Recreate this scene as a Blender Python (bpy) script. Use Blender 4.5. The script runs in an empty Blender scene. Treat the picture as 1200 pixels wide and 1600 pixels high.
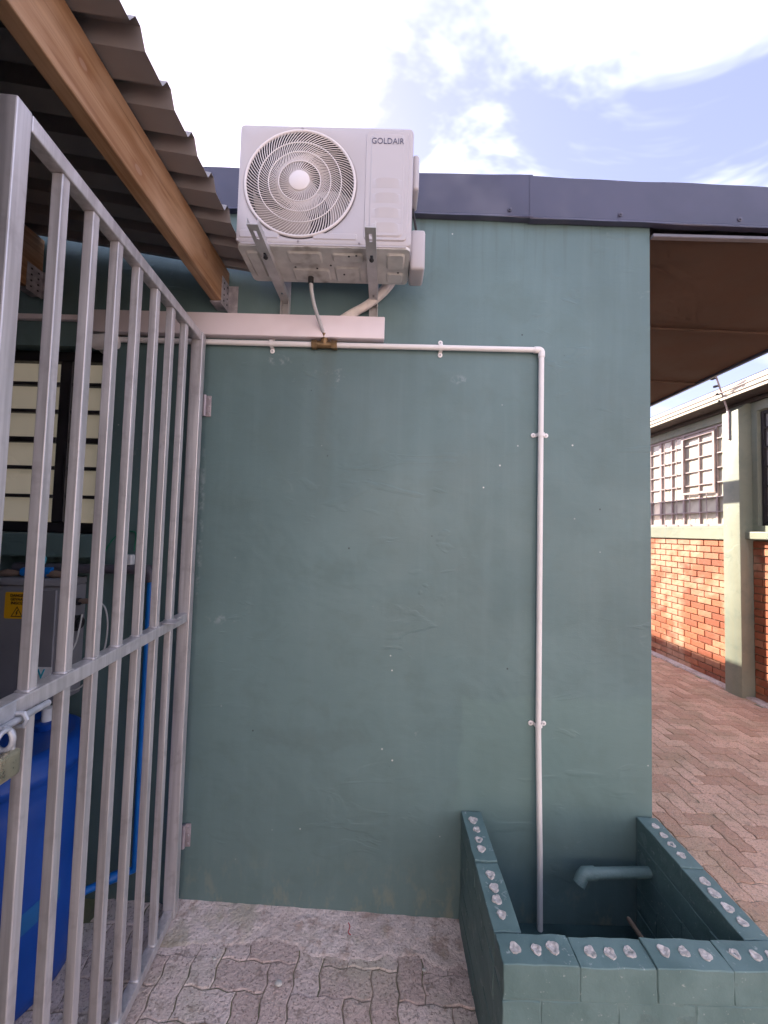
import bpy, bmesh, math, random
from mathutils import Vector, Matrix, Euler, noise

random.seed(7)
sc = bpy.context.scene
COL = sc.collection
PI = math.pi
R_ = math.radians

# ------------------------------------------------------------------ camera
cam = bpy.data.cameras.new('camera'); cam_o = bpy.data.objects.new('camera', cam); COL.objects.link(cam_o)
cam.sensor_fit = 'VERTICAL'; cam.sensor_height = 36.0; cam.lens = 36.0 * 600 / 1600
cam.clip_start = 0.02; cam.clip_end = 2000
up = Vector((360, 13300, -600)).normalized()
dep = Vector((0, -28, -600)); dep = (dep - up * dep.dot(up)).normalized()
rgt = dep.cross(up)
cam_o.matrix_world = Matrix.Translation((0, 0, 1.8)) @ Matrix((rgt, dep, up)).to_4x4()
sc.camera = cam_o

# ------------------------------------------------------------------ light
SUN = Vector((-1.0, 1.0, 0.79)).normalized()
el = math.asin(SUN.z); az = math.atan2(SUN.x, SUN.y)
w = bpy.data.worlds.new('World'); sc.world = w; w.use_nodes = True
nt = w.node_tree; nt.nodes.clear()
N = nt.nodes.new; L = nt.links.new
sky = N('ShaderNodeTexSky'); sky.sky_type = 'NISHITA'; sky.sun_disc = False
sky.sun_elevation = el; sky.sun_rotation = az; sky.air_density = 1.0; sky.dust_density = 1.5; sky.ozone_density = 1.5
tc = N('ShaderNodeTexCoord'); mp = N('ShaderNodeMapping'); mp.inputs['Scale'].default_value = (1, 1, 1.5)
mp.inputs['Location'].default_value = (0.6235, 0.7543, -2.6068); mp.inputs['Rotation'].default_value = (0.25, 0.35, 0.39)
L(tc.outputs['Generated'], mp.inputs['Vector'])
nz = N('ShaderNodeTexNoise'); nz.inputs['Scale'].default_value = 1.7; nz.inputs['Detail'].default_value = 5; nz.inputs['Roughness'].default_value = 0.6
nz.inputs['Distortion'].default_value = 1.1
L(mp.outputs[0], nz.inputs['Vector'])
rm = N('ShaderNodeMapRange'); rm.inputs[1].default_value = 0.40; rm.inputs[2].default_value = 0.68; rm.inputs[3].default_value = 0.12; rm.inputs[4].default_value = 1.0; rm.interpolation_type = 'SMOOTHSTEP'
L(nz.outputs[0], rm.inputs[0])
cm = N('ShaderNodeMix'); cm.data_type = 'RGBA'
cm.inputs[7].default_value = (7.6, 7.8, 9.2, 1)
wb = N('ShaderNodeMix'); wb.data_type = 'RGBA'; wb.blend_type = 'MULTIPLY'; wb.inputs[0].default_value = 1.0; wb.inputs[7].default_value = (1.18, 0.94, 1.12, 1)
L(sky.outputs[0], wb.inputs[6]); L(rm.outputs[0], cm.inputs[0]); L(wb.outputs[2], cm.inputs[6])
bg = N('ShaderNodeBackground'); bg.inputs['Strength'].default_value = 0.1
out = N('ShaderNodeOutputWorld')
L(cm.outputs[2], bg.inputs['Color']); L(bg.outputs[0], out.inputs['Surface'])
sl = bpy.data.lights.new('sun', 'SUN'); sl.energy = 5.0; sl.angle = R_(0.55); sl.color = (1.0, 0.89, 0.72)
so = bpy.data.objects.new('sun', sl); COL.objects.link(so); so.location = (-8, 8, 9)
so.rotation_euler = (-SUN).to_track_quat('-Z', 'Y').to_euler()
vs = sc.view_settings; vs.view_transform = 'Standard'; vs.look = 'None'; vs.exposure = 1.6; vs.gamma = 1.0
vs.use_curve_mapping = False
sc.cycles.use_denoising = True
sc.cycles.max_bounces = 6; sc.cycles.diffuse_bounces = 4; sc.cycles.glossy_bounces = 3; sc.cycles.transmission_bounces = 4
sc.cycles.use_adaptive_sampling = True; sc.cycles.adaptive_threshold = 0.02; sc.cycles.adaptive_min_samples = 12
sc.cycles.caustics_reflective = False; sc.cycles.caustics_refractive = False

# ------------------------------------------------------------------ helpers
def link(o, parent=None):
    COL.objects.link(o)
    if parent is not None:
        o.parent = parent
        o.matrix_parent_inverse = world_of(parent).inverted()
    return o
def world_of(o):
    m = o.matrix_basis.copy()
    if o.parent: m = world_of(o.parent) @ o.matrix_parent_inverse @ m
    return m
def tag(o, label=None, cat=None, group=None, kind=None):
    if label: o['label'] = label
    if cat: o['category'] = cat
    if group: o['group'] = group
    if kind: o['kind'] = kind
    return o
def thing(name, label, cat, loc=(0, 0, 0), group=None):
    o = bpy.data.objects.new(name, None); o.location = loc; o.empty_display_size = 0.1
    COL.objects.link(o); return tag(o, label, cat, group)

class MB:
    """collects shapes (world coordinates) for one mesh object"""
    def __init__(s): s.bm = bmesh.new()
    def box(s, x0, x1, y0, y1, z0, z1, bev=0.0, seg=1, M=None):
        b = bmesh.new()
        r = bmesh.ops.create_cube(b, size=1)
        for v in b.verts:
            v.co = Vector(((x0 + x1) / 2 + v.co.x * (x1 - x0), (y0 + y1) / 2 + v.co.y * (y1 - y0), (z0 + z1) / 2 + v.co.z * (z1 - z0)))
        if bev: bmesh.ops.bevel(b, geom=list(b.edges), offset=bev, segments=seg, affect='EDGES', profile=0.5)
        s.add(b, M); return s
    def add(s, b, M=None):
        if M is not None: bmesh.ops.transform(b, matrix=M, verts=b.verts)
        me = bpy.data.meshes.new('tmp'); b.to_mesh(me); b.free(); s.bm.from_mesh(me); bpy.data.meshes.remove(me)
    def tube(s, pts, r, seg=12, cap=True):
        pts = [Vector(p) for p in pts]; n = len(pts)
        rs = r if isinstance(r, (list, tuple)) else [r] * n
        rings = []; prev = None
        for i, p in enumerate(pts):
            t = (pts[min(i + 1, n - 1)] - pts[max(i - 1, 0)]).normalized()
            if prev is None:
                a = Vector((0, 0, 1)) if abs(t.z) < 0.9 else Vector((1, 0, 0))
                u = t.cross(a).normalized()
            else:
                u = (prev - t * prev.dot(t)).normalized()
            prev = u; v = t.cross(u)
            rings.append([s.bm.verts.new(p + (u * math.cos(2 * PI * k / seg) + v * math.sin(2 * PI * k / seg)) * rs[i]) for k in range(seg)])
        for i in range(n - 1):
            for k in range(seg):
                s.bm.faces.new((rings[i][k], rings[i][(k + 1) % seg], rings[i + 1][(k + 1) % seg], rings[i + 1][k]))
        if cap:
            s.bm.faces.new(rings[0][::-1]); s.bm.faces.new(rings[-1])
        return s
    def lathe(s, prof, M=Matrix(), seg=48, cap=True):
        rings = []
        for (r, z) in prof:
            rings.append([s.bm.verts.new(M @ Vector((r * math.cos(2 * PI * k / seg), r * math.sin(2 * PI * k / seg), z))) for k in range(seg)])
        for i in range(len(prof) - 1):
            for k in range(seg):
                s.bm.faces.new((rings[i][k], rings[i][(k + 1) % seg], rings[i + 1][(k + 1) % seg], rings[i + 1][k]))
        if cap:
            s.bm.faces.new(rings[0][::-1]); s.bm.faces.new(rings[-1])
        return s
    def loops(s, loops, cap0=False, cap1=False, closed=True):
        rr = [[s.bm.verts.new(p) for p in lp] for lp in loops]
        n = len(rr[0])
        for a, b in zip(rr, rr[1:]):
            for k in range(n if closed else n - 1):
                s.bm.faces.new((a[k], a[(k + 1) % n], b[(k + 1) % n], b[k]))
        if cap0: s.bm.faces.new(rr[0][::-1])
        if cap1: s.bm.faces.new(rr[-1])
        return s
    def quad(s, *p):
        s.bm.faces.new([s.bm.verts.new(q) for q in p]); return s
    def mesh(s, name, mat, smooth=False, ang=35):
        bmesh.ops.recalc_face_normals(s.bm, faces=s.bm.faces)
        me = bpy.data.meshes.new(name); s.bm.to_mesh(me); s.bm.free()
        me.materials.append(mat)
        if smooth:
            for p in me.polygons: p.use_smooth = True
            me.set_sharp_from_angle(angle=R_(ang))
        return me
    def build(s, name, mat, parent=None, smooth=False, ang=35):
        return link(bpy.data.objects.new(name, s.mesh(name, mat, smooth, ang)), parent)

def rrect(x0, x1, z0, z1, r, y, n=5):
    pts = []
    for cx, cz, a0 in ((x1 - r, z1 - r, 0), (x0 + r, z1 - r, 90), (x0 + r, z0 + r, 180), (x1 - r, z0 + r, 270)):
        for k in range(n + 1):
            a = R_(a0 + 90 * k / n); pts.append(Vector((cx + r * math.cos(a), y, cz + r * math.sin(a))))
    return pts
def spline(pts, n=8):
    pts = [Vector(p) for p in pts]; P = [pts[0] * 2 - pts[1]] + pts + [pts[-1] * 2 - pts[-2]]; o = []
    for i in range(1, len(P) - 2):
        for k in range(n):
            t = k / n; a, b, c, d = P[i - 1:i + 3]
            o.append(0.5 * ((2 * b) + (c - a) * t + (2 * a - 5 * b + 4 * c - d) * t * t + (3 * b - a - 3 * c + d) * t ** 3))
    return o + [pts[-1]]
def text_part(body, name, mat, parent, loc, size, rot=(PI / 2, 0, 0), ext=0.0004, sx=1.0, align='CENTER', space=1.0, bold=0.0):
    c = bpy.data.curves.new('txt', 'FONT'); c.body = body; c.size = size; c.extrude = ext; c.align_x = align; c.space_character = space
    c.offset = bold; c.resolution_u = 4
    t = bpy.data.objects.new('txt', c); COL.objects.link(t)
    dg = bpy.context.evaluated_depsgraph_get()
    me = bpy.data.meshes.new_from_object(t.evaluated_get(dg)); bpy.data.objects.remove(t)
    me.transform(Matrix.Translation(loc) @ Euler(rot).to_matrix().to_4x4() @ Matrix.Diagonal((sx, 1, 1, 1)))
    me.materials.clear(); me.materials.append(mat)
    return link(bpy.data.objects.new(name, me), parent)

# ------------------------------------------------------------------ materials
class NM:
    def __init__(s, name):
        s.m = bpy.data.materials.new(name); s.m.use_nodes = True; s.t = s.m.node_tree
        s.b = s.t.nodes['Principled BSDF']; s.tc = s.n('ShaderNodeTexCoord')
    def n(s, k): return s.t.nodes.new(k)
    def l(s, a, b): s.t.links.new(a, b)
    def map(s, scale=(1, 1, 1), loc=(0, 0, 0), rot=(0, 0, 0), co='Object'):
        m = s.n('ShaderNodeMapping'); m.inputs['Scale'].default_value = scale; m.inputs['Location'].default_value = loc; m.inputs['Rotation'].default_value = rot
        s.l(s.tc.outputs[co], m.inputs['Vector']); return m.outputs[0]
    def noise(s, scale, detail=4, rough=0.55, vec=None, dist=0.0):
        n = s.n('ShaderNodeTexNoise'); n.inputs['Scale'].default_value = scale; n.inputs['Detail'].default_value = min(detail, 3.0)
        n.inputs['Roughness'].default_value = rough; n.inputs['Distortion'].default_value = dist
        s.l(vec if vec is not None else s.tc.outputs['Object'], n.inputs['Vector']); return n.outputs[0]
    def vor(s, scale, vec=None, rnd=1.0):
        n = s.n('ShaderNodeTexVoronoi'); n.inputs['Scale'].default_value = scale; n.inputs['Randomness'].default_value = rnd
        s.l(vec if vec is not None else s.tc.outputs['Object'], n.inputs['Vector']); return n.outputs['Distance'], n.outputs['Color']
    def rng(s, v, a, b, c=0.0, d=1.0):
        m = s.n('ShaderNodeMapRange'); m.interpolation_type = 'SMOOTHSTEP'
        for i, q in enumerate((a, b, c, d)): m.inputs[i + 1].default_value = q
        s.l(v, m.inputs[0]); return m.outputs[0]
    def math(s, op, a, b=None):
        m = s.n('ShaderNodeMath'); m.operation = op
        for i, q in enumerate((a, b)):
            if q is None: continue
            if isinstance(q, (int, float)): m.inputs[i].default_value = q
            else: s.l(q, m.inputs[i])
        return m.outputs[0]
    def mix(s, f, a, b, mode='MIX'):
        m = s.n('ShaderNodeMix'); m.data_type = 'RGBA'; m.blend_type = mode
        for i, q in ((0, f), (6, a), (7, b)):
            if isinstance(q, (int, float)): m.inputs[i].default_value = q
            elif isinstance(q, tuple): m.inputs[i].default_value = q if len(q) == 4 else q + (1,)
            else: s.l(q, m.inputs[i])
        return m.outputs[2]
    def xyz(s):
        n = s.n('ShaderNodeSeparateXYZ'); s.l(s.tc.outputs['Object'], n.inputs[0]); return n.outputs
    def rand(s):
        n = s.n('ShaderNodeObjectInfo'); return n.outputs['Random']
    def col(s, c):
        if isinstance(c, tuple): s.b.inputs['Base Color'].default_value = c if len(c) == 4 else c + (1,)
        else: s.l(c, s.b.inputs['Base Color'])
        return s
    def set(s, rough=None, metal=None, spec=None):
        for k, v in (('Roughness', rough), ('Metallic', metal), ('Specular IOR Level', spec)):
            if v is None: continue
            if isinstance(v, (int, float)): s.b.inputs[k].default_value = v
            else: s.l(v, s.b.inputs[k])
        return s
    def bump(s, h, strength=0.3, dist=0.01):
        hh = s.math('MULTIPLY', h, strength * dist)
        if s.b.inputs['Normal'].is_linked:
            n = s.b.inputs['Normal'].links[0].from_node
            s.l(s.math('ADD', n.inputs['Height'].links[0].from_socket, hh), n.inputs['Height'])
            return s
        n = s.n('ShaderNodeBump'); n.inputs['Strength'].default_value = 1.0; n.inputs['Distance'].default_value = 1.0
        s.l(hh, n.inputs['Height']); s.l(n.outputs[0], s.b.inputs['Normal']); return s

def simple(name, c, rough=0.5, metal=0.0, var=0.12, scale=8, bump=0.0, bscale=60, bdist=0.002, dirt=None, dirt_amt=(0.55, 0.75), spec=None):
    q = NM(name); n = q.noise(scale, 5, 0.6)
    d = tuple(x * (1 - var) for x in c); u = tuple(min(1, x * (1 + var)) for x in c)
    cc = q.mix(q.rng(n, 0.3, 0.7), d, u)
    if dirt: cc = q.mix(q.rng(q.noise(scale * 0.7, 6, 0.65, vec=q.map(loc=(3, 7, 1))), *dirt_amt), cc, dirt)
    q.col(cc).set(q.rng(q.noise(scale * 2, 4), 0.3, 0.7, rough * 0.85, min(1, rough * 1.15)), metal, spec)
    if bump: q.bump(q.noise(bscale, 4), bump, bdist)
    return q.m

def wall_green(name, base=(0.117, 0.185, 0.190), front=True):
    q = NM(name)
    big = q.rng(q.noise(0.9, 4, 0.6), 0.3, 0.7)
    c = q.mix(big, tuple(x * 0.86 for x in base), tuple(x * 1.12 for x in base))
    streak = q.rng(q.noise(1.0, 5, 0.6, vec=q.map((14, 14, 0.9))), 0.42, 0.75)
    c = q.mix(q.math('MULTIPLY', streak, 0.2), c, (0.165, 0.245, 0.252))
    mid = q.rng(q.noise(6, 6, 0.65, dist=0.6), 0.45, 0.75)
    c = q.mix(q.math('MULTIPLY', mid, 0.32), c, (0.095, 0.145, 0.140))
    x, y, z = q.xyz()
    if front:
        # repainted patch low on the right, smudge line, faint scuffs and pale specks
        e = q.math('MULTIPLY', q.math('SUBTRACT', q.noise(5, 4), 0.5), 0.12)
        px = q.rng(q.math('ADD', x, e), 0.36, 0.385); pz = q.rng(q.math('ADD', z, e), 1.06, 1.03)
        pz2 = q.rng(q.math('ADD', z, e), 0.45, 0.65)
        c = q.mix(q.math('MULTIPLY', q.math('MULTIPLY', px, q.math('MULTIPLY', pz, pz2)), 0.42), c, (0.148, 0.235, 0.222))
        e2 = q.math('MULTIPLY', q.math('SUBTRACT', q.noise(9, 4), 0.5), 0.16)
        sm = q.math('MULTIPLY', q.rng(q.math('ABSOLUTE', q.math('ADD', q.math('SUBTRACT', z, 0.835), e2)), 0.05, 0.012),
                    q.math('MULTIPLY', q.rng(x, -0.56, -0.5), q.rng(x, 0.02, -0.15)))
        c = q.mix(q.math('MULTIPLY', sm, 0.3), c, (0.098, 0.148, 0.15))
        foot = q.math('MULTIPLY', q.rng(z, 0.38, 0.06), q.rng(q.noise(16, 6, 0.7, vec=q.map((1, 1, 0.5))), 0.5, 0.72))
        c = q.mix(q.math('MULTIPLY', foot, 0.55), c, (0.25, 0.26, 0.20))
        white = q.math('MULTIPLY', q.rng(q.noise(2.3, 3, vec=q.map(loc=(4.1, 0, 2))), 0.62, 0.74), q.rng(q.noise(22, 5, 0.7), 0.6, 0.75))
        c = q.mix(q.math('MULTIPLY', white, 0.5), c, (0.36, 0.40, 0.39))
    if front:
        drip = q.rng(q.noise(1.0, 3, 0.6, vec=q.map((30, 30, 1.4), loc=(0.4, 0, 0.7))), 0.5, 0.7)
        st1 = q.math('MULTIPLY', q.math('MULTIPLY', q.rng(z, 2.85, 3.3), drip), 0.35)
        c = q.mix(st1, c, (0.075, 0.10, 0.095))
        ex = q.math('ADD', x, q.math('MULTIPLY', q.math('SUBTRACT', q.noise(7, 3), 0.5), 0.05))
        st2 = q.math('MULTIPLY', q.math('MULTIPLY', q.rng(q.math('ABSOLUTE', q.math('ADD', ex, 0.30)), 0.06, 0.0), q.math('MULTIPLY', q.rng(z, 1.7, 2.6), q.rng(z, 2.68, 2.64))), 0.35)
        c = q.mix(st2, c, (0.085, 0.105, 0.09))
        for (sx, sz, rx, rz) in ((-0.53, 2.595, 0.10, 0.035), (-0.74, 1.365, 0.10, 0.03), (0.34, 2.52, 0.05, 0.03), (-0.86, 1.8, 0.02, 0.5)):
            dd = q.math('SQRT', q.math('ADD', q.math('POWER', q.math('DIVIDE', q.math('SUBTRACT', x, sx), rx), 2), q.math('POWER', q.math('DIVIDE', q.math('SUBTRACT', z, sz), rz), 2)))
            c = q.mix(q.math('MULTIPLY', q.math('MULTIPLY', q.rng(dd, 1.0, 0.2), q.rng(q.noise(28, 3, 0.65), 0.45, 0.68)), 0.5), c, (0.36, 0.41, 0.42))
    d, vc = q.vor(10)
    sp = q.math('MULTIPLY', q.rng(d, 0.055, 0.02), q.rng(q.noise(4, 2, vec=q.map(loc=(9, 2, 5))), 0.53, 0.6))
    c = q.mix(q.math('MULTIPLY', sp, 0.9), c, (0.62, 0.64, 0.62))
    d2, _ = q.vor(5.3, vec=q.map(loc=(1.7, 0.4, 2.9)))
    c = q.mix(q.math('MULTIPLY', q.rng(d2, 0.03, 0.012), 0.8), c, (0.02, 0.025, 0.025))
    q.col(c).set(q.rng(q.noise(3, 4), 0.3, 0.7, 0.42, 0.6), 0, 0.42)
    q.bump(q.noise(2.2, 5, 0.5, dist=0.5), 0.5, 0.02)
    q.bump(q.noise(1.0, 4, 0.6, vec=q.map((7, 7, 20)), dist=1.0), 0.16, 0.004)
    q.bump(q.math('MULTIPLY', q.rng(q.noise(1.0, 3, 0.5, vec=q.map((3.5, 3.5, 9)), dist=1.0), 0.56, 0.66), q.rng(q.noise(1.6, 2, vec=q.map(loc=(2, 5, 1))), 0.50, 0.68)), 0.35, 0.004)
    q.bump(q.noise(150, 3), 0.12, 0.002)
    return q.m

M = {}
M['wall'] = wall_green('green_wall_paint')
M['wall_side'] = wall_green('green_wall_paint_side', front=False)
M['plaster2'] = wall_green('pale_green_plaster', base=(0.245, 0.258, 0.205), front=False)
M['fascia'] = simple('blue_grey_flashing', (0.058, 0.060, 0.102), 0.42, 0.0, 0.14, 2.5, 0.25, 3, 0.01, spec=0.5, dirt=(0.10, 0.10, 0.14), dirt_amt=(0.52, 0.75))
M['soffit'] = simple('brown_soffit_board', (0.085, 0.050, 0.036), 0.8, 0, 0.14, 1.6, 0.2, 3, 0.01, spec=0.15)
M['trim'] = simple('grey_trim', (0.13, 0.125, 0.15), 0.5)
M['roofing'] = simple('roof_felt', (0.2, 0.2, 0.22), 0.8)
M['white_ac'] = simple('white_enamel', (0.45, 0.425, 0.45), 0.35, 0, 0.025, 3, 0.05, 220, 0.0006)
M['white_wire'] = simple('white_coated_wire', (0.66, 0.62, 0.63), 0.4, 0, 0.02)
M['ac_base'] = simple('galvanised_base_pan', (0.60, 0.58, 0.565), 0.5, 0.15, 0.16, 9, 0.15, 12, 0.003, dirt=(0.30, 0.27, 0.24), dirt_amt=(0.5, 0.68))
M['dark_in'] = simple('dark_cavity', (0.022, 0.02, 0.032), 0.7)
M['blade'] = simple('fan_blade_plastic', (0.45, 0.41, 0.41), 0.5)
M['logo'] = simple('logo_ink', (0.10, 0.10, 0.16), 0.5)
M['bracket'] = simple('bracket_steel', (0.50, 0.49, 0.50), 0.45, 0.35, 0.12, 14, 0.1, 90, 0.001, dirt=(0.36, 0.31, 0.29), dirt_amt=(0.6, 0.8))
M['black'] = simple('black_rubber', (0.02, 0.02, 0.022), 0.55)
M['pvc'] = simple('white_pvc', (0.78, 0.75, 0.755), 0.38, 0, 0.03, 5)
M['trunk'] = simple('pinkish_white_pvc', (0.80, 0.71, 0.755), 0.42, 0, 0.05, 3, dirt=(0.68, 0.57, 0.60), dirt_amt=(0.58, 0.78))
M['brass'] = simple('dull_brass', (0.22, 0.145, 0.075), 0.5, 0.6, 0.2, 40, dirt=(0.10, 0.07, 0.045), dirt_amt=(0.5, 0.7))
M['lag'] = simple('taped_insulation', (0.66, 0.60, 0.57), 0.6, 0, 0.1, 25, 0.5, 30, 0.006)
M['zinc'] = simple('zinc_plate', (0.42, 0.39, 0.42), 0.5, 0.4, 0.25, 30)
M['screw'] = simple('dark_screw', (0.10, 0.10, 0.14), 0.5, 0.3)
M['alu'] = None
q = NM('mill_aluminium')
br = q.noise(1.0, 5, 0.65, vec=q.map((60, 60, 2)))
c = q.mix(q.rng(br, 0.3, 0.7), (0.50, 0.48, 0.50), (0.66, 0.635, 0.66))
c = q.mix(q.math('MULTIPLY', q.rng(q.noise(14, 6, 0.7), 0.5, 0.72), 0.5), c, (0.42, 0.395, 0.41))
q.col(c).set(q.rng(br, 0.3, 0.7, 0.34, 0.52), 0.55); q.bump(br, 0.12, 0.001); M['alu'] = q.m
q = NM('hose_plastic'); q.col((0.8, 0.8, 0.84)).set(0.25); q.b.inputs['Transmission Weight'].default_value = 0.45; M['hose'] = q.m
# timber
q = NM('varnished_timber')
gr = q.noise(1.0, 6, 0.6, vec=q.map((34, 1.5, 22)), dist=1.2)
c = q.mix(q.rng(gr, 0.3, 0.7), (0.25, 0.120, 0.052), (0.42, 0.25, 0.138))
c = q.mix(q.math('MULTIPLY', q.rng(q.noise(3.2, 4, 0.6, vec=q.map((1.5, 1, 2.5))), 0.42, 0.66), 0.6), c, (0.50, 0.325, 0.21))
d, _ = q.vor(1.0, vec=q.map((6, 1.55, 5.5), loc=(0.2, 0.33, 0.1)))
c = q.mix(q.rng(d, 0.10, 0.03), c, (0.10, 0.045, 0.02))
c = q.mix(q.math('MULTIPLY', q.rng(q.noise(1, 5, 0.6, vec=q.map((50, 1.2, 50), loc=(1, 2, 0))), 0.58, 0.72), 0.6), c, (0.15, 0.07, 0.03))
X, Y, Z = q.xyz()
for (ky, kz, ry, rz) in ((1.12, 2.872, 0.020, 0.012), (0.90, 2.93, 0.016, 0.010), (1.55, 2.925, 0.015, 0.009), (0.70, 2.89, 0.02, 0.012)):
    wv = q.math('MULTIPLY', q.math('SUBTRACT', q.noise(40, 3), 0.5), 0.7)
    dd = q.math('ADD', wv, q.math('SQRT', q.math('ADD', q.math('POWER', q.math('DIVIDE', q.math('SUBTRACT', Y, ky), ry), 2), q.math('POWER', q.math('DIVIDE', q.math('SUBTRACT', Z, kz), rz), 2))))
    c = q.mix(q.math('MULTIPLY', q.rng(dd, 2.6, 0.9), 0.5), c, (0.22, 0.085, 0.03))
    c = q.mix(q.math('MULTIPLY', q.rng(dd, 1.0, 0.7), 0.8), c, (0.36, 0.22, 0.15))
q.col(c).set(0.5); q.bump(gr, 0.25, 0.003); M['timber'] = q.m
M['sheet'] = simple('grey_roof_sheet', (0.235, 0.22, 0.23), 0.55, 0.05, 0.12, 3, dirt=(0.30, 0.26, 0.25), dirt_amt=(0.5, 0.75))
M['frame_dark'] = simple('black_window_steel', (0.022, 0.018, 0.022), 0.5)
M['frame_red'] = simple('mauve_window_steel', (0.38, 0.30, 0.31), 0.5)
M['pane_cream'] = simple('cream_screened_glass', (0.80, 0.73, 0.58), 0.25, 0, 0.06, 2)
q = NM('reflective_glass'); q.col(q.mix(q.rng(q.noise(2.4, 3), 0.35, 0.65), (0.58, 0.54, 0.46), (0.80, 0.76, 0.66))).set(0.08, 0, 0.5); q.bump(q.noise(3, 2), 0.05, 0.01); M['pane_sky'] = q.m
pb = M['pane_cream'].node_tree.nodes['Principled BSDF']; pb.inputs['Emission Color'].default_value = (0.9, 0.80, 0.62, 1); pb.inputs['Emission Strength'].default_value = 0.05  # faint glow added to the panes, standing in for daylight through them
M['pane_grey'] = simple('grey_screened_glass', (0.36, 0.34, 0.33), 0.2, 0, 0.08, 1.5)
M['grey_box'] = simple('grey_enclosure', (0.23, 0.23, 0.255), 0.5, 0, 0.05, 5)
M['yellow'] = simple('yellow_sticker', (0.80, 0.42, 0.012), 0.45, 0, 0.05)
M['ink'] = simple('black_ink', (0.025, 0.015, 0.01), 0.6)
M['paper'] = simple('white_label', (0.75, 0.76, 0.78), 0.5)
M['cyan'] = simple('cyan_ink', (0.05, 0.42, 0.55), 0.5)
M['drum'] = simple('blue_drum_plastic', (0.004, 0.068, 0.38), 0.4, 0, 0.12, 3, 0.1, 12, 0.004)
M['drum_lab'] = simple('light_blue_tape', (0.012, 0.14, 0.40), 0.4)
M['blue_pipe'] = simple('blue_pipe_plastic', (0.006, 0.16, 0.56), 0.4)
M['grey_pipe'] = simple('dark_grey_pipe', (0.085, 0.08, 0.10), 0.45)
M['junk'] = simple('brown_fitting', (0.20, 0.14, 0.11), 0.6)
M['cable_w'] = simple('white_cable', (0.55, 0.55, 0.55), 0.5)
M['cable_g'] = simple('green_cable', (0.01, 0.16, 0.09), 0.5)
M['lock'] = simple('padlock_brass', (0.46, 0.42, 0.32), 0.3, 0.8, 0.15, 30)
M['lockbody'] = simple('galvanised_bolt', (0.40, 0.42, 0.47), 0.5, 0.4, 0.15, 30, 0.2, 120, 0.001)
M['red'] = simple('red_thread', (0.45, 0.02, 0.03), 0.6)
M['stone'] = simple('pale_pebble', (0.55, 0.54, 0.53), 0.7)
M['gutter'] = simple('cream_gutter', (0.50, 0.45, 0.36), 0.5, 0, 0.1, 4)
M['soffit2'] = simple('dark_eave_board', (0.055, 0.04, 0.035), 0.7)
M['cream'] = simple('cream_plaster', (0.74, 0.69, 0.68), 0.85, 0, 0.05, 2)
M['yard'] = simple('dark_yard_render', (0.05, 0.06, 0.06), 0.8)  # dark tone chosen so the unseen yard walls reflect little light
M['galv'] = simple('galvanised_post', (0.38, 0.33, 0.36), 0.5, 0.3, 0.15, 30)
# bricks
q = NM('red_face_brick')
rd = q.rand()
c = q.mix(rd, (0.24, 0.062, 0.030), (0.42, 0.14, 0.068))
c = q.mix(q.math('MULTIPLY', q.rng(q.math('FRACT', q.math('MULTIPLY', rd, 7.31)), 0.72, 0.95), 0.55), c, (0.52, 0.27, 0.17))  # some bricks paler, partly standing in for sun reflected onto the wall
gpos = q.n('ShaderNodeNewGeometry').outputs['Position']
c = q.mix(q.math('MULTIPLY', q.rng(q.noise(1.7, 3, 0.6, vec=gpos), 0.50, 0.64), 0.55), c, (0.60, 0.40, 0.29))  # broad pale patches in the brick colour, suggesting reflected sun blotches
c = q.mix(q.math('MULTIPLY', q.rng(q.noise(14, 6, 0.7), 0.45, 0.75), 0.5), c, (0.22, 0.065, 0.04))
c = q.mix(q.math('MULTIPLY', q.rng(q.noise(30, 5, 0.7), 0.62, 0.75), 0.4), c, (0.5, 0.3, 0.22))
q.col(c).set(0.62); q.bump(q.noise(90, 5, 0.7), 0.4, 0.004); M['brick'] = q.m
M['mortar'] = simple('brick_mortar', (0.33, 0.24, 0.17), 0.9, 0, 0.2, 20, 0.4, 120, 0.004)
# painted tank bricks
q = NM('green_painted_brick')
c = q.mix(q.rng(q.noise(5, 5, 0.65), 0.3, 0.7), (0.104, 0.174, 0.178), (0.145, 0.228, 0.232))
c = q.mix(q.math('MULTIPLY', q.rng(q.noise(38, 6, 0.75), 0.62, 0.72), 0.6), c, (0.42, 0.47, 0.46))
c = q.mix(q.math('MULTIPLY', q.rng(q.noise(9, 6, 0.7), 0.56, 0.75), 0.4), c, (0.085, 0.15, 0.15))
q.col(c).set(0.62, 0, 0.35); q.bump(q.noise(26, 5, 0.65), 0.45, 0.006); q.bump(q.noise(160, 3), 0.15, 0.002); M['tank'] = q.m
q = NM('tank_mortar')
c = q.mix(q.rng(q.noise(7, 5), 0.3, 0.7), (0.100, 0.166, 0.170), (0.138, 0.216, 0.22))
q.col(c).set(0.5); q.bump(q.noise(60, 5), 0.5, 0.006); M['tank_joint'] = q.m
M['plug'] = simple('pale_mortar_plug', (0.55, 0.51, 0.50), 0.9, 0, 0.2, 60, 0.8, 120, 0.006, dirt=(0.26, 0.28, 0.27), dirt_amt=(0.55, 0.7))
M['tank_floor'] = simple('damp_tank_floor', (0.03, 0.06, 0.065), 0.35, 0, 0.3, 6, 0.3, 30)
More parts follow.
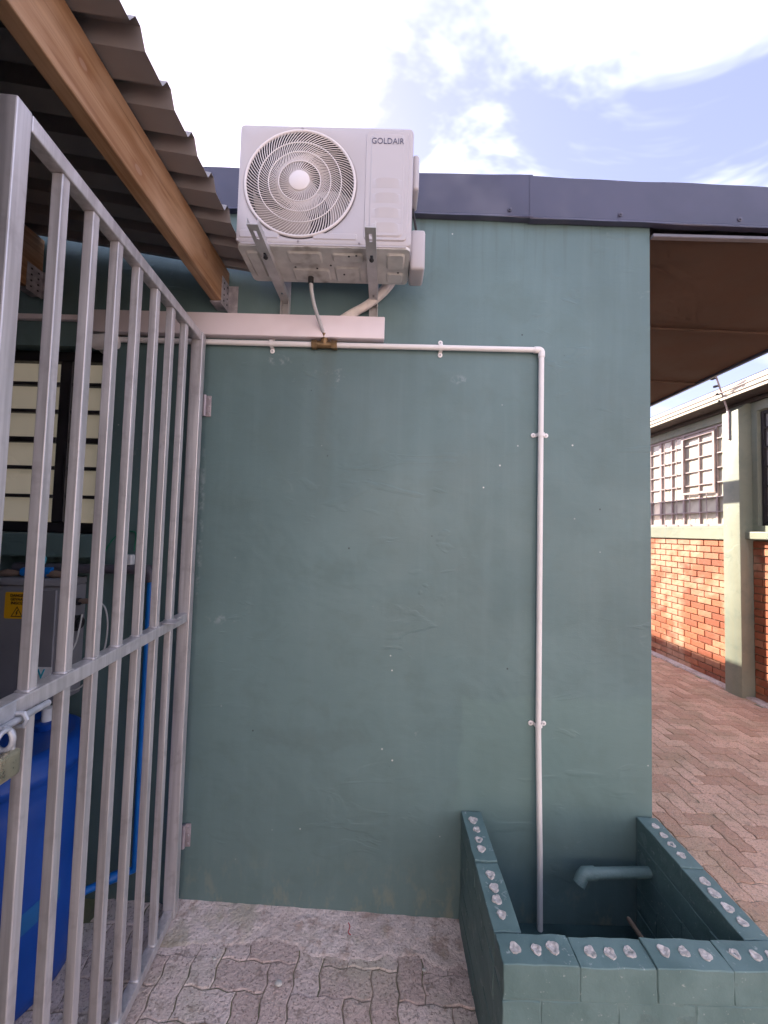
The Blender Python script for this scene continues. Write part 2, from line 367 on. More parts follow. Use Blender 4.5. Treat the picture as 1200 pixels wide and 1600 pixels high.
# pavers
def paver_mat(name, a, b, moss):
    q = NM(name); rd = q.rand()
    oi = q.n('ShaderNodeNewGeometry').outputs['Position']
    c = q.mix(rd, a, b)
    c = q.mix(q.math('MULTIPLY', q.rng(q.noise(3.0, 5, 0.65, vec=oi), 0.42, 0.68), 0.6), c, moss)
    c = q.mix(q.math('MULTIPLY', q.rng(q.noise(120, 3, 0.65, vec=oi), 0.57, 0.70), 0.5), c, (0.78, 0.69, 0.66))
    c = q.mix(q.math('MULTIPLY', q.rng(q.noise(105, 3, 0.65, vec=oi), 0.53, 0.66), 0.65), c, (0.17, 0.12, 0.10))
    c = q.mix(q.math('MULTIPLY', q.rng(q.noise(24, 3, 0.7, vec=oi), 0.52, 0.70), 0.6), c, (0.27, 0.20, 0.17))
    q.col(c).set(0.85); q.bump(q.noise(75, 4, 0.65, vec=oi), 1.0, 0.008); q.bump(q.noise(18, 4, vec=oi), 0.5, 0.010)
    return q.m
M['paver'] = paver_mat('pink_concrete_paver', (0.56, 0.43, 0.405), (0.78, 0.65, 0.635), (0.47, 0.44, 0.35))
M['paver_c'] = paver_mat('red_concrete_paver', (0.46, 0.275, 0.195), (0.70, 0.47, 0.365), (0.42, 0.315, 0.215))
q = NM('joint_soil')
c = q.mix(q.rng(q.noise(2.2, 5, 0.7), 0.4, 0.62), (0.29, 0.235, 0.20), (0.17, 0.185, 0.10))
q.col(c).set(0.95); q.bump(q.noise(70, 5), 0.8, 0.01); M['soil'] = q.m
q = NM('far_paving')
c = q.mix(q.rng(q.noise(0.6, 3, 0.6), 0.3, 0.7), (0.38, 0.27, 0.235), (0.46, 0.35, 0.31))
c = q.mix(q.math('MULTIPLY', q.rng(q.noise(9, 3, 0.6), 0.45, 0.7), 0.4), c, (0.26, 0.19, 0.16))
q.col(c).set(0.9); M['paved_far'] = q.m
q = NM('rough_concrete')
c = q.mix(q.rng(q.noise(4, 6, 0.7), 0.3, 0.7), (0.56, 0.465, 0.45), (0.74, 0.64, 0.63))
c = q.mix(q.math('MULTIPLY', q.rng(q.noise(13, 3, 0.7), 0.48, 0.66), 0.7), c, (0.38, 0.275, 0.235))
c = q.mix(q.math('MULTIPLY', q.rng(q.noise(110, 3, 0.65), 0.53, 0.67), 0.6), c, (0.22, 0.17, 0.15))
c = q.mix(q.math('MULTIPLY', q.rng(q.noise(130, 3, 0.6), 0.58, 0.72), 0.45), c, (0.80, 0.73, 0.71))
c = q.mix(q.math('MULTIPLY', q.rng(q.noise(3.4, 3, 0.7, vec=q.map(loc=(5, 1, 0))), 0.52, 0.66), 0.5), c, (0.33, 0.32, 0.22))
q.col(c).set(0.9); q.bump(q.noise(70, 5, 0.7), 1.0, 0.009); q.bump(q.noise(14, 5), 0.9, 0.018); M['apron'] = q.m

# ------------------------------------------------------------------ ground
def g(x): return max(0.0, 0.060 - 0.043 * x)
tag(MB().quad((-400, -400, -0.09), (400, -400, -0.09), (400, 400, -0.09), (-400, 400, -0.09)).build('ground', M['paved_far']), kind='structure')
pav = MB()
xs = [-2.7, 1.3953, 4.3]; ys = [-2.0, 9.0]
for a, b in zip(xs, xs[1:]):
    pav.quad((a, ys[0], g(a) - 0.006), (b, ys[0], g(b) - 0.006), (b, ys[1], g(b) - 0.006), (a, ys[1], g(a) - 0.006))
pav = pav.build('paving', M['soil']); tag(pav, kind='structure')
U = 0.100
def zig(p, q_):
    p = Vector(p); q_ = Vector(q_); d = q_ - p
    n = Vector((0, 1)) if abs(d.x) > abs(d.y) else Vector((1, 0))
    s = 1 if (d.x + d.y) > 0 else -1
    return [p, p + d * 0.28 + n * 0.0055 * s, p + d * 0.70 - n * 0.0055 * s]
def paver_outline(horiz):
    c = [(0, 0), (U, 0), (2 * U, 0), (2 * U, U), (U, U), (0, U)]
    o = []
    for a, b in zip(c, c[1:] + c[:1]): o += zig(a, b)
    o = [Vector((p.x - U, p.y - U / 2)) for p in o]
    if not horiz:
        c = [(0, 0), (U, 0), (U, U), (U, 2 * U), (0, 2 * U), (0, U)]
        o = []
        for a, b in zip(c, c[1:] + c[:1]): o += zig(a, b)
        o = [Vector((p.x - U / 2, p.y - U)) for p in o]
    return o
def paver_loops(horiz, gap=0.0018, z0=-0.03):
    o = paver_outline(horiz); l = (2 * U, U) if horiz else (U, 2 * U)
    def sc_(k, z): return [Vector((p.x * (1 - 2 * k / l[0]), p.y * (1 - 2 * k / l[1]), z)) for p in o]
    return [sc_(gap, z0), sc_(gap, -0.0035), sc_(gap + 0.003, 0.0)]
PM = {}
for h in (True, False):
    for mk in ('paver', 'paver_c'):
        PM[h, mk] = MB().loops(paver_loops(h), cap1=True).mesh('paver', M[mk])
cand = []
X0, Y0 = -2.7, -0.2
for i in range(-2, 72):
    for j in range(-2, 78):
        k = (i - j) % 4
        if k == 0: h = True; cx, cy = X0 + (i + 1) * U, Y0 + (j + 0.5) * U
        elif k == 3: h = False; cx, cy = X0 + (i + 0.5) * U, Y0 + (j + 1) * U
        else: continue
        if -2.55 < cx < 0.43 and 0.35 < cy < 1.78: near = True
        elif 1.30 < cx < 4.17 and 0.35 < cy < 6.6: near = False
        elif 0.43 <= cx <= 1.30 and 0.35 < cy < 1.10: near = True
        else: continue
        cand.append((cx, cy, h, near))
def screen(cx, cy):
    v = cam_o.matrix_world.inverted() @ Vector((cx, cy, g(cx)))
    if v.z > -0.05: return None
    return 600 + 600 * v.x / -v.z, 800 - 600 * v.y / -v.z
scored = []
for cnd in cand:
    s = screen(cnd[0], cnd[1]); vis = 0
    if s and -40 < s[0] < 1240 and -40 < s[1] < 1650:
        if cnd[3]: vis = 1 if 160 < s[0] < 760 or s[0] < 300 else 0.2
        else: vis = 1 if s[0] > 1005 else 0
    dd = Vector((cnd[0], cnd[1], 1.8)).length
    scored.append((-(vis * 10) / dd, cnd, vis))
scored.sort(key=lambda t: (t[0], t[1][0], t[1][1]))
rest = MB()
for r, (sc0, (cx, cy, h, near), vis) in enumerate(scored):
    mk = 'paver' if near else 'paver_c'
    zz = g(cx) + random.uniform(-0.003, 0.0025)
    rot = Euler((random.gauss(0, 0.006), (0.043 if cx < 1.39 else 0) + random.gauss(0, 0.006), random.gauss(0, 0.008)))
    if r < 300 and vis >= 0.9:
        o = bpy.data.objects.new('paver', PM[h, mk]); o.location = (cx, cy, zz); o.rotation_euler = rot
        link(o, pav)
    else:
        mt = Matrix.Translation((cx, cy, zz)) @ rot.to_matrix().to_4x4()
        lp = paver_loops(h)
        rest.loops([[mt @ p for p in l] for l in (lp[0], lp[2])], cap1=True)
tag(rest.build('far_pavers', M['paver_c'], pav), kind='stuff')
# concrete apron at the foot of the wall
ap = MB(); nx, ny = 70, 14
rows = []
for j in range(ny + 1):
    row = []
    for i in range(nx + 1):
        x = -0.925 + (0.40 + 0.925) * i / nx
        edge = 1.63 + 0.05 * noise.noise(Vector((x * 3.1, 0.3, 0))) + 0.035 * noise.noise(Vector((x * 11, 4.3, 0))) + 0.012 * noise.noise(Vector((x * 40, 9.3, 0)))
        y = edge + (1.803 - edge) * j / ny
        t = j / ny
        z = g(x) + 0.001 + 0.007 * min(1, t * 1.6) + 0.014 * t * t + 0.004 * noise.noise(Vector((x * 14, y * 14, 2))) + random.uniform(-0.0008, 0.0008)
        if j == 0: z = g(x) - 0.012
        if j == 1: z = g(x) + 0.0012
        row.append(Vector((x, y, z)))
    rows.append(row)
ap.loops(rows, closed=False); tag(ap.build('concrete_apron', M['apron'], smooth=True, ang=60), kind='structure')
kb = MB().box(4.14, 4.26, 3.0, 7.0, -0.02, 0.02, 0.006); tag(kb.build('concrete_edging', M['apron']), kind='structure')

# ------------------------------------------------------------------ main green building
B = thing('green_building', 'green plastered building with blue-grey roof flashing, air conditioner mounted on its wall', 'building', (0, 1.8, 0))
def wall_grid(mb, xs, zs, holes, y, flip=False):
    for i in range(len(xs) - 1):
        for j in range(len(zs) - 1):
            if (i, j) in holes: continue
            mb.quad((xs[i], y, zs[j]), (xs[i + 1], y, zs[j]), (xs[i + 1], y, zs[j + 1]), (xs[i], y, zs[j + 1]))
wl = MB()
wx = [-2.62, -2.15, -1.352, 1.249]; wz = [-0.09, 1.74, 2.635, 3.33]
wall_grid(wl, wx, wz, {(1, 1)}, 1.80)
# reveal of the window opening
for (a, b) in (((-2.15, 1.74), (-1.352, 1.74)), ((-1.352, 1.74), (-1.352, 2.635)), ((-1.352, 2.635), (-2.15, 2.635)), ((-2.15, 2.635), (-2.15, 1.74))):
    wl.quad((a[0], 1.8, a[1]), (b[0], 1.8, b[1]), (b[0], 1.95, b[1]), (a[0], 1.95, a[1]))
wl.quad((1.249, 1.8, -0.09), (1.249, 5.6, -0.09), (1.249, 5.6, 3.33), (1.249, 1.8, 3.33))
wl.build('wall', M['wall'], B)
MB().box(-2.62, 0.3, 5.6, 5.75, -0.09, 3.33).box(-2.62, -2.5, 1.97, 5.6, -0.09, 3.33).box(0.3, 1.249, 5.5, 5.6, -0.09, 3.33).box(-2.62, 0.24, 5.752, 11.5, -0.09, 3.42).build('rear_wall', M['wall_side'], B)
# unseen yard walls added to carry the lean-to and darken the yard
MB().box(-2.62, -2.5, -0.9, 1.797, -0.09, 3.25).box(-2.5, -0.72, -0.9, -0.78, -0.09, 3.1).box(-0.90, -0.74, -0.775, 0.655, -0.09, 2.80).build('yard_shade_wall', M['yard'], B)
# roof and soffit
MB().box(-2.7, 2.84, 1.84, 5.2, 3.40, 3.47).box(-2.7, 1.3, 5.2, 5.8, 3.40, 3.47).build('roof', M['roofing'], B)
MB().quad((1.252, 1.805, 3.262), (2.84, 1.805, 3.23), (2.84, 5.2, 3.23), (1.252, 5.2, 3.262)).build('soffit', M['soffit'], B)
for y in (2.62, 3.5, 4.4):
    MB().box(1.26, 2.835, y - 0.02, y + 0.02, 3.226, 3.240, 0.002, 1, Matrix.Translation((1.26, 0, 3.233)) @ Matrix.Rotation(0.0201, 4, 'Y') @ Matrix.Translation((-1.26, 0, -3.211))).build('soffit_batten', M['soffit'], B)
MB().box(2.84, 2.87, 1.79, 9.5, 3.21, 3.46, 0.004).build('eave_beam', M['fascia'], B)  # runs on unseen past the soffit to shade a band on the pilaster
for py in (5.35, 9.3): MB().box(2.80, 2.90, py - 0.05, py + 0.05, -0.02, 3.21, 0.004).build('post', M['trim'], B)
def flashing(x0, x1, z0a, z0b, z1a, z1b, y, parent=B):
    # pressed metal edge: top return, face, drip lip
    pr = [(y + 0.09, 1, 0.006), (y + 0.012, 1, 0.0), (y, 1, -0.012), (y, 0, 0.012), (y - 0.010, 0, 0.0), (y - 0.010, 0, -0.004), (y + 0.02, 0, -0.004)]
    n = max(2, int((x1 - x0) / 0.06)); lps = []
    for k in range(n + 1):
        t = k / n; x = x0 + (x1 - x0) * t; za = z0a + (z0b - z0a) * t; zb = z1a + (z1b - z1a) * t
        wob = 0.0022 * math.sin(x * 7.3) + 0.0014 * math.sin(x * 17.1)
        lps.append([Vector((x, yy + (wob if 0 < i < 5 else 0), (zb if top else za) + dz + (wob if not top else 0))) for i, (yy, top, dz) in enumerate(pr)])
    return MB().loops(lps, closed=False).build('flashing', M['fascia'], parent, smooth=True)
flashing(-2.7, 0.67, 3.318, 3.309, 3.535, 3.534, 1.775)
flashing(0.655, 2.84, 3.302, 3.268, 3.527, 3.484, 1.7728)
MB().box(1.252, 2.838, 1.778, 1.802, 3.236, 3.252, 0.002).build('trim', M['trim'], B)
for (sx, sz) in ((0.56, 3.345), (1.09, 3.335), (1.66, 3.325), (-0.2, 3.35)):
    MB().lathe([(0.011, 0), (0.011, 0.003), (0.006, 0.004), (0.006, 0.008), (0.001, 0.009)], Matrix.Translation((sx, 1.771, sz)) @ Matrix.Rotation(PI / 2, 4, 'X'), 10).build('screw', M['screw'], B, smooth=True)
# window behind the gate
WN = MB().box(-2.15, -2.11, 1.86, 1.90, 1.75, 2.635, 0.003).box(-1.392, -1.353, 1.86, 1.90, 1.75, 2.635, 0.003).box(-2.11, -1.392, 1.86, 1.90, 2.585, 2.635, 0.003).box(-2.11, -1.392, 1.86, 1.90, 1.741, 1.792, 0.003).box(-1.612, -1.552, 1.855, 1.905, 1.792, 2.585, 0.003)
WN = WN.build('window', M['frame_dark'], B)
zb = [2.471, 2.335, 2.193, 2.056, 1.917]
for z in zb:
    for (a, b) in ((-2.11, -1.612), (-1.552, -1.392)):
        MB().box(a, b, 1.855, 1.885, z - 0.008 - (0.005 if z == 2.193 else 0), z + 0.008 + (0.005 if z == 2.193 else 0), 0.002).build('glazing_bar', M['frame_dark'], WN)
zz = [1.792] + [z for z in zb[::-1]] + [2.585]
for z0, z1 in zip(zz, zz[1:]):
    for (a, b) in ((-2.11, -1.612), (-1.552, -1.392)):
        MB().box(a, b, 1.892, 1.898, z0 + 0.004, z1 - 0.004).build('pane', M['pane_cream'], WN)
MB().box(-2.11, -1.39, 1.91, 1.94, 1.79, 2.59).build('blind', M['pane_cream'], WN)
MB().box(-2.2, -1.30, 1.73, 1.86, 1.634, 1.739, 0.008, 2).build('window_sill', M['wall_side'], B)

# ------------------------------------------------------------------ lean-to roof
LT = thing('lean_to_roof', 'grey corrugated lean-to roof on brown timber rafters above the gate', 'roof', (-1.6, 1.8, 2.8))
def sheet(y0, nper, zoff, name='roof_sheet'):
    P = 0.137; prof = []
    for k in range(nper):
        y = y0 + k * P
        prof += [(y, 0), (y + 0.076, 0), (y + 0.095, 0.037), (y + 0.114, 0.037)]
    prof.append((y0 + nper * P, 0)); prof.append((y0 + nper * P + 0.02, 0.0))
    lps = []
    xs = [-0.640, -1.2, -1.8, -2.5]
    top = [[Vector((x, y, 2.998 + zoff + h + (-0.65 - x) * 0.15)) for (y, h) in prof] for x in xs]
    bot = [[p - Vector((0, 0, 0.0012)) for p in r] for r in top]
    m = MB().loops(top, closed=False).loops(bot, closed=False)
    m.loops([top[0], bot[0]], closed=False)
    m.build(name, M['sheet'], LT)
yy = 1.7955 - 0.137 * 5 + 0.0
# rib positions were measured at y = 0.891 + k * 0.137 (rib centre)
base = 0.891 - 0.1045
for k, (off, n) in enumerate(((0.137 * 5 - 0.0, 2), (0, 5), (-5 * 0.137, 5), (-10 * 0.137, 5))):
    sheet(base + off, n, 0.0015 * (k % 2))
for rx, zz_ in ((-0.8, 0.0), (-1.70, 0.045)):
    MB().box(rx - 0.024, rx + 0.024, -0.85, 1.796, 2.83 + zz_, 2.9935 + (-0.674 - rx) * 0.15, 0.004, 2).build('rafter', M['timber'], LT)
    hg = MB()
    sx = rx + 0.0245
    hg.box(sx, sx + 0.0025, 1.715, 1.797, 2.815 + zz_, 2.945 + zz_).box(rx - 0.027, sx + 0.0025, 1.715, 1.797, 2.824 + zz_, 2.8275 + zz_).box(sx + 0.0025, sx + 0.045, 1.793, 1.7965, 2.815 + zz_, 2.945 + zz_)
    hg = hg.build('joist_hanger', M['zinc'], LT)
    hh = MB()
    for a in range(2):
        for b in range(4):
            hh.tube([(sx + 0.002, 1.737 + a * 0.035, 2.84 + zz_ + b * 0.028), (sx + 0.0042, 1.737 + a * 0.035, 2.84 + zz_ + b * 0.028)], 0.0045, 8)
    hh.build('nail_hole', M['black'], hg)

# ------------------------------------------------------------------ gate
G = thing('security_gate', 'silver metal barred gate hinged to the green wall under the lean-to roof', 'gate', (-0.868, 1.76, 0.11))
h0 = Vector((-0.872, 1.762, 0)); h1 = Vector((-0.795, 0.765, 0)); gd = (h1 - h0); GL = gd.length; gd.normalize()
GA = math.atan2(gd.y, gd.x)
GM = Matrix.Translation(h0) @ Matrix.Rotation(GA, 4, 'Z')     # local x runs along the gate from the hinge, local y across
zB, zM, zT = 0.130, 1.374, 2.632
def gpart(name, x0, x1, hy, z0, z1, bev=0.003, parent=None, mat='alu'):
    return MB().box(x0, x1, -hy, hy, z0, z1, bev, 2, GM).build(name, M[mat], parent or G)
gpart('post', 0.028, 0.066, 0.025, zB, zT + 0.038); gpart('post', GL - 0.019, GL + 0.019, 0.019, zB, zT + 0.038)
for z in (zB, zM, zT): gpart('rail', 0.0662, GL - 0.0192, 0.0188, z, z + 0.0376)
BARS = [u * GL / 8 for u in (1.56, 2.49, 3.42, 4.33, 5.22, 6.09, 6.97)]
for x in BARS:
    gpart('bar', x - 0.0125, x + 0.0125, 0.0125, zB + 0.0378, zM - 0.0002, 0.002); gpart('bar', x - 0.0125, x + 0.0125, 0.0125, zM + 0.0378, zT - 0.0002, 0.002)
# weld fillets
for z in (zM + 0.0376, zB + 0.0376):
    for x in BARS:
        MB().box(x - 0.0165, x + 0.0165, -0.0160, 0.0160, z - 0.001, z + 0.005, 0.0024, 1, GM).build('weld', M['alu'], G, smooth=True, ang=60)
for z in (0.40, 2.36):
    hp = MB().box(-0.842, -0.838, 1.70, 1.797, z - 0.055, z + 0.055, 0.0012)
    hp = MB().box(-0.862, -0.834, 1.792, 1.7985, z - 0.05, z + 0.05, 0.003, 2).tube([(-0.862, 1.785, z - 0.05), (-0.862, 1.785, z + 0.05)], 0.008, 12)
    hp = hp.build('hinge', M['galv'], G, smooth=True)
    for dz in (-0.035, 0.0, 0.035): MB().lathe([(0.006, 0), (0.005, 0.003), (0.0005, 0.004)], Matrix.Translation((-0.844, 1.792, z + dz)) @ Matrix.Rotation(PI / 2, 4, 'X'), 8).build('screw', M['zinc'], hp)
# flat stop tab on the middle rail
MB().box(0.20, 0.27, 0.006, 0.055, zM + 0.0378, zM + 0.0425, 0.002, 1, GM).build('stop_tab', M['alu'], G)
# sliding bolt at the free end (gate local +y faces the yard or the camera depending on direction)
sgn = 1 if (GM @ Vector((0, 1, 0)) - GM @ Vector((0, 0, 0))).x > 0 else -1
def gl(x, y, z): return GM @ Vector((x, sgn * y, z))
bt = MB().tube([gl(GL - 0.155, 0.029, 1.372), gl(GL + 0.03, 0.029, 1.372)], 0.0075, 12).build('slide_bolt', M['lockbody'], G, smooth=True)
MB().tube([gl(GL - 0.075, 0.0195, 1.385), gl(GL - 0.075, 0.040, 1.385), gl(GL - 0.075, 0.046, 1.372), gl(GL - 0.075, 0.040, 1.358), gl(GL - 0.075, 0.0195, 1.358)], 0.005, 8).build('staple', M['lockbody'], G, smooth=True)
mb = MB()
mb.box(GL - 0.075, GL + 0.019, 0.019 * sgn if sgn > 0 else -0.024, 0.024 if sgn > 0 else -0.019, 1.36, 1.414, 0.0015, 1, GM)
mb.build('bolt_plate', M['lockbody'], G)
mb = MB()
for dx in (0.0, 0.010):
    pass
ring = [gl(GL - 0.028 + 0.0 * a, 0.04 + 0.018 * math.sin(a), 1.355 + 0.022 * math.cos(a)) for a in [2 * PI * k / 16 for k in range(17)]]
mb.tube(ring, 0.0055, 8).build('lug', M['lockbody'], G, smooth=True)
# padlock
PL = thing('padlock', 'brass padlock hanging from the sliding bolt of the gate', 'padlock', tuple(gl(GL - 0.018, 0.05, 1.30)))
pc = gl(GL - 0.018, 0.050, 1.312)
shk = [pc + Vector((0, 0.018 * math.cos(a), 0.045 + 0.02 * math.sin(a))) for a in [PI * k / 10 for k in range(11)]]
shk = [pc + Vector((0, 0.018, 0.015))] + shk + [pc + Vector((0, -0.018, 0.015))]
MB().tube(shk, 0.0048, 10).build('shackle', M['lockbody'], PL, smooth=True)
MB().box(pc.x - 0.012, pc.x + 0.012, pc.y - 0.03, pc.y + 0.03, pc.z - 0.035, pc.z + 0.02, 0.009, 3).build('lock_body', M['lock'], PL, smooth=True)

# ------------------------------------------------------------------ trunking, condensate pipe
T = thing('cable_trunking', 'long pinkish-white plastic trunking along the wall below the air conditioner', 'trunking', (-0.7, 1.8, 2.69))
MB().box(-1.43, -0.025, 1.772, 1.799, 2.69, 2.79, 0.002).build('trunking_base', M['trunk'], T)
MB().box(-1.432, -0.023, 1.752, 1.7725, 2.688, 2.793, 0.004, 2).build('trunking_lid', M['trunk'], T, smooth=True)
tag(MB().box(-2.4, -1.434, 1.777, 1.799, 2.752, 2.779, 0.003).build('thin_conduit', M['trunk']), 'thin pale conduit along the wall above the barred window', 'conduit')
CP = thing('condensate_pipe', 'white plastic drain pipe running along the wall and down into the brick tank', 'pipe', (0.72, 1.78, 0.1))
yp = 1.781
MB().tube([(-1.29, yp, 2.664), (-0.345, yp, 2.664)], 0.0125, 16).build('pipe_run', M['pvc'], CP, smooth=True)
MB().tube([(-0.265, yp, 2.664), (0.705, yp, 2.667)], 0.0125, 16).build('pipe_run', M['pvc'], CP, smooth=True)
MB().tube([(0.722, yp, 2.648), (0.722, yp, 1.7), (0.7225, yp, 0.9), (0.730, yp - 0.008, 0.4), (0.733, yp - 0.01, 0.06)], 0.0125, 16).build('pipe_run', M['pvc'], CP, smooth=True)
MB().tube([(0.688, yp, 2.667), (0.708, yp, 2.667)] + [(0.708 + 0.014 * math.sin(a), yp, 2.653 + 0.014 * math.cos(a)) for a in [PI / 2 * k / 6 for k in range(7)]] + [(0.722, yp, 2.632)], 0.0155, 16).build('elbow', M['pvc'], CP, smooth=True)
def saddle(x, z, vertical):
    mb = MB()
    ra = [PI * k / 10 for k in range(11)]
    A = [Vector((0, -0.002 - 0.0355 + 0.0 , 0))]
    lp = []
    for wv in (-0.0085, 0.0085):
        out_ = [(-0.034, 0.0), (-0.017, 0.0)] + [(-0.0165 * math.cos(a), -0.019 - 0.0135 * math.sin(a)) for a in ra] + [(0.017, 0.0), (0.034, 0.0)]
        lp.append([(wv, u, v) for u, v in out_])
    def P(wv, u, v): return Vector((x + wv, 1.797 + v, z + u)) if not vertical else Vector((x + u, 1.797 + v, z + wv))
    top = [[P(*p) for p in l] for l in lp]
    mb.loops(top, closed=False)
    for s in (-1, 1):
        c = P(0, s * 0.030, 0)
        mb.lathe([(0.011, 0), (0.011, 0.003), (0.009, 0.004)], Matrix.Translation(c) @ Matrix.Rotation(PI / 2, 4, 'X'), 14)
    o = mb.build('saddle_clip', M['pvc'], CP, smooth=True)
    sb = MB()
    for s in (-1, 1):
        c = P(0, s * 0.030, -0.0042)
        sb.lathe([(0.0045, 0), (0.004, 0.001), (0.0005, 0.0012)], Matrix.Translation(c) @ Matrix.Rotation(PI / 2, 4, 'X'), 8)
    sb.build('screw', M['zinc'], o)
saddle(-0.555, 2.664, False); saddle(0.245, 2.666, False); saddle(0.722, 2.262, True); saddle(0.7225, 0.935, True)
tb = MB()
tb.tube([(-0.365, yp, 2.664), (-0.340, yp, 2.664)], 0.022, 6).tube([(-0.272, yp, 2.664), (-0.245, yp, 2.664)], 0.022, 6).tube([(-0.345, yp, 2.664), (-0.265, yp, 2.664)], 0.0165, 12)
tb.tube([(-0.305, yp, 2.664), (-0.305, yp - 0.01, 2.70)], 0.0165, 12).tube([(-0.305, yp - 0.008, 2.690), (-0.305, yp - 0.014, 2.712)], 0.0205, 6)
tb.build('brass_tee', M['brass'], CP, smooth=True)
DH = thing('drain_hose', 'clear plastic drain hose dropping from the air conditioner to the brass tee', 'hose', (-0.305, 1.77, 2.70))
MB().tube(spline([(-0.348, 1.630, 2.868), (-0.345, 1.642, 2.83), (-0.335, 1.675, 2.78), (-0.318, 1.735, 2.735), (-0.305, 1.7655, 2.702)]), 0.0085, 12).build('hose', M['hose'], DH, smooth=True)
MB().lathe([(0.026, 0), (0.026, -0.006), (0.012, -0.010), (0.012, -0.035), (0.009, -0.036)], Matrix.Translation((-0.348, 1.628, 2.898)), 20).build('grommet', M['black'], DH, smooth=True)
# white pipe elbow into the wall, next to the window
tag(MB().tube([(-1.27, 1.755, 2.640), (-1.30, 1.752, 2.640), (-1.372, 1.756, 2.636), (-1.345, 1.772, 2.632), (-1.35, 1.80, 2.63)], [0.03, 0.036, 0.036, 0.036, 0.034], 16).build('conduit_elbow', M['pvc'], smooth=True),
    'stubby white pipe elbow entering the wall beside the window corner', 'elbow')

# ------------------------------------------------------------------ air conditioner
AC = thing('air_conditioner', 'white outdoor air conditioner with round fan grille on wall brackets', 'air conditioner', (-0.265, 1.58, 2.9))
ax0, ax1, az0, az1, ay0, ay1 = -0.612, 0.077, 2.905, 3.39, 1.45, 1.675
fc = Vector((-0.366, ay0, 3.148)); fr = 0.222
# front: plate with round opening
nseg = 96
def rect_pt(a, x0, x1, z0, z1, r=0.016):
    dx, dz = math.cos(a), math.sin(a); lo, hi = 0.05, 1.5
    cx, cz, hx, hz = (x0 + x1) / 2, (z0 + z1) / 2, (x1 - x0) / 2 - r, (z1 - z0) / 2 - r
    for _ in range(40):
        t = (lo + hi) / 2; qx = abs(fc.x + dx * t - cx) - hx; qz = abs(fc.z + dz * t - cz) - hz
        d_ = math.hypot(max(qx, 0), max(qz, 0)) + min(max(qx, qz), 0) - r
        if d_ > 0: hi = t
        else: lo = t
    return fc.x + dx * lo, fc.z + dz * lo
angs = sorted([2 * PI * k / nseg for k in range(nseg)] + [math.atan2(z - fc.z, x - fc.x) % (2 * PI) for x in (ax0, ax1) for z in (az0, az1)] + [math.atan2(z + v * sz - fc.z, x + u * sx_ - fc.x) % (2 * PI) for x, sx_ in ((ax0, 1), (ax1, -1)) for z, sz in ((az0, 1), (az1, -1)) for u, v in ((0.016, 0), (0.009, 0.001), (0.001, 0.009), (0, 0.016))])
inner = [Vector((fc.x + fr * math.cos(a), ay0 + 0.004, fc.z + fr * math.sin(a))) for a in angs]
inner2 = [Vector((fc.x + (fr - 0.004) * math.cos(a), ay0 + 0.008, fc.z + (fr - 0.004) * math.sin(a))) for a in angs]
mid_ = [Vector((fc.x + (fr + 0.006) * math.cos(a), ay0, fc.z + (fr + 0.006) * math.sin(a))) for a in angs]
def ring_rect(ins, y): return [Vector((p[0], y, p[1])) for p in (rect_pt(a, ax0 + ins, ax1 - ins, az0 + ins, az1 - ins) for a in angs)]
cs = MB().loops([inner2, inner, mid_, ring_rect(0.010, ay0), ring_rect(0.003, ay0 + 0.003), ring_rect(0.0, ay0 + 0.010), ring_rect(0.0, ay1)])
cs.bm.faces.new([cs.bm.verts.new(p) for p in ring_rect(0.0, ay1 + 0.0005)])
cs.build('casing', M['white_ac'], AC, smooth=True, ang=40)
MB().lathe([(fr - 0.006, 0.0), (fr - 0.006, 0.13), (0.001, 0.13)], Matrix.Translation((fc.x, ay0 + 0.008, fc.z)) @ Matrix.Rotation(-PI / 2, 4, 'X'), 48, cap=False).build('fan_shroud', M['dark_in'], AC, smooth=True)
# pressed front lip and raised panels
def panel(x0, x1, z0, z1, r, h, name='front_panel', parent=AC, e=0.004, y=ay0):
    return MB().loops([rrect(x0, x1, z0, z1, r, y + 0.0005), rrect(x0 + e, x1 - e, z0 + e, z1 - e, r * 0.8, y - h)], cap1=True).build(name, M['white_ac'], parent, smooth=True, ang=25)
rp = panel(-0.112, 0.060, 2.922, 3.372, 0.02, 0.005, 'service_panel')
rp2 = panel(-0.093, 0.043, 2.935, 3.355, 0.02, 0.004, 'service_panel_face', rp, 0.006, ay0 - 0.005)
for z in (3.165, 3.105, 3.045, 2.985):
    n = 14; a_, b_, c_ = [], [], []
    for k in range(n + 1):
        t = k / n; x = -0.083 + 0.116 * t; bow = 0.006 * math.sin(PI * t)
        a_.append(Vector((x, ay0 - 0.0091, z + bow))); b_.append(Vector((x, ay0 - 0.0165 * min(1, 4 * min(t, 1 - t)) - 0.0091 * (1 - min(1, 4 * min(t, 1 - t))), z + bow - 0.004))); c_.append(Vector((x, ay0 - 0.0091, z - 0.036 + bow * 0.3)))
    MB().loops([a_, b_, c_], closed=False).build('louvre', M['white_ac'], rp, smooth=True, ang=40)
panel(-0.598, -0.44, 2.922, 2.955, 0.008, 0.003); panel(-0.31, -0.135, 2.922, 2.95, 0.008, 0.003)
for (sx, sz) in ((-0.366, 2.914), (-0.126, 2.913), (-0.604, 2.914), (-0.366, 3.376)):
    MB().lathe([(0.005, 0), (0.004, 0.002), (0.0005, 0.003)], Matrix.Translation((sx, ay0 - 0.0005, sz)) @ Matrix.Rotation(PI / 2, 4, 'X'), 8).build('screw', M['zinc'], AC)
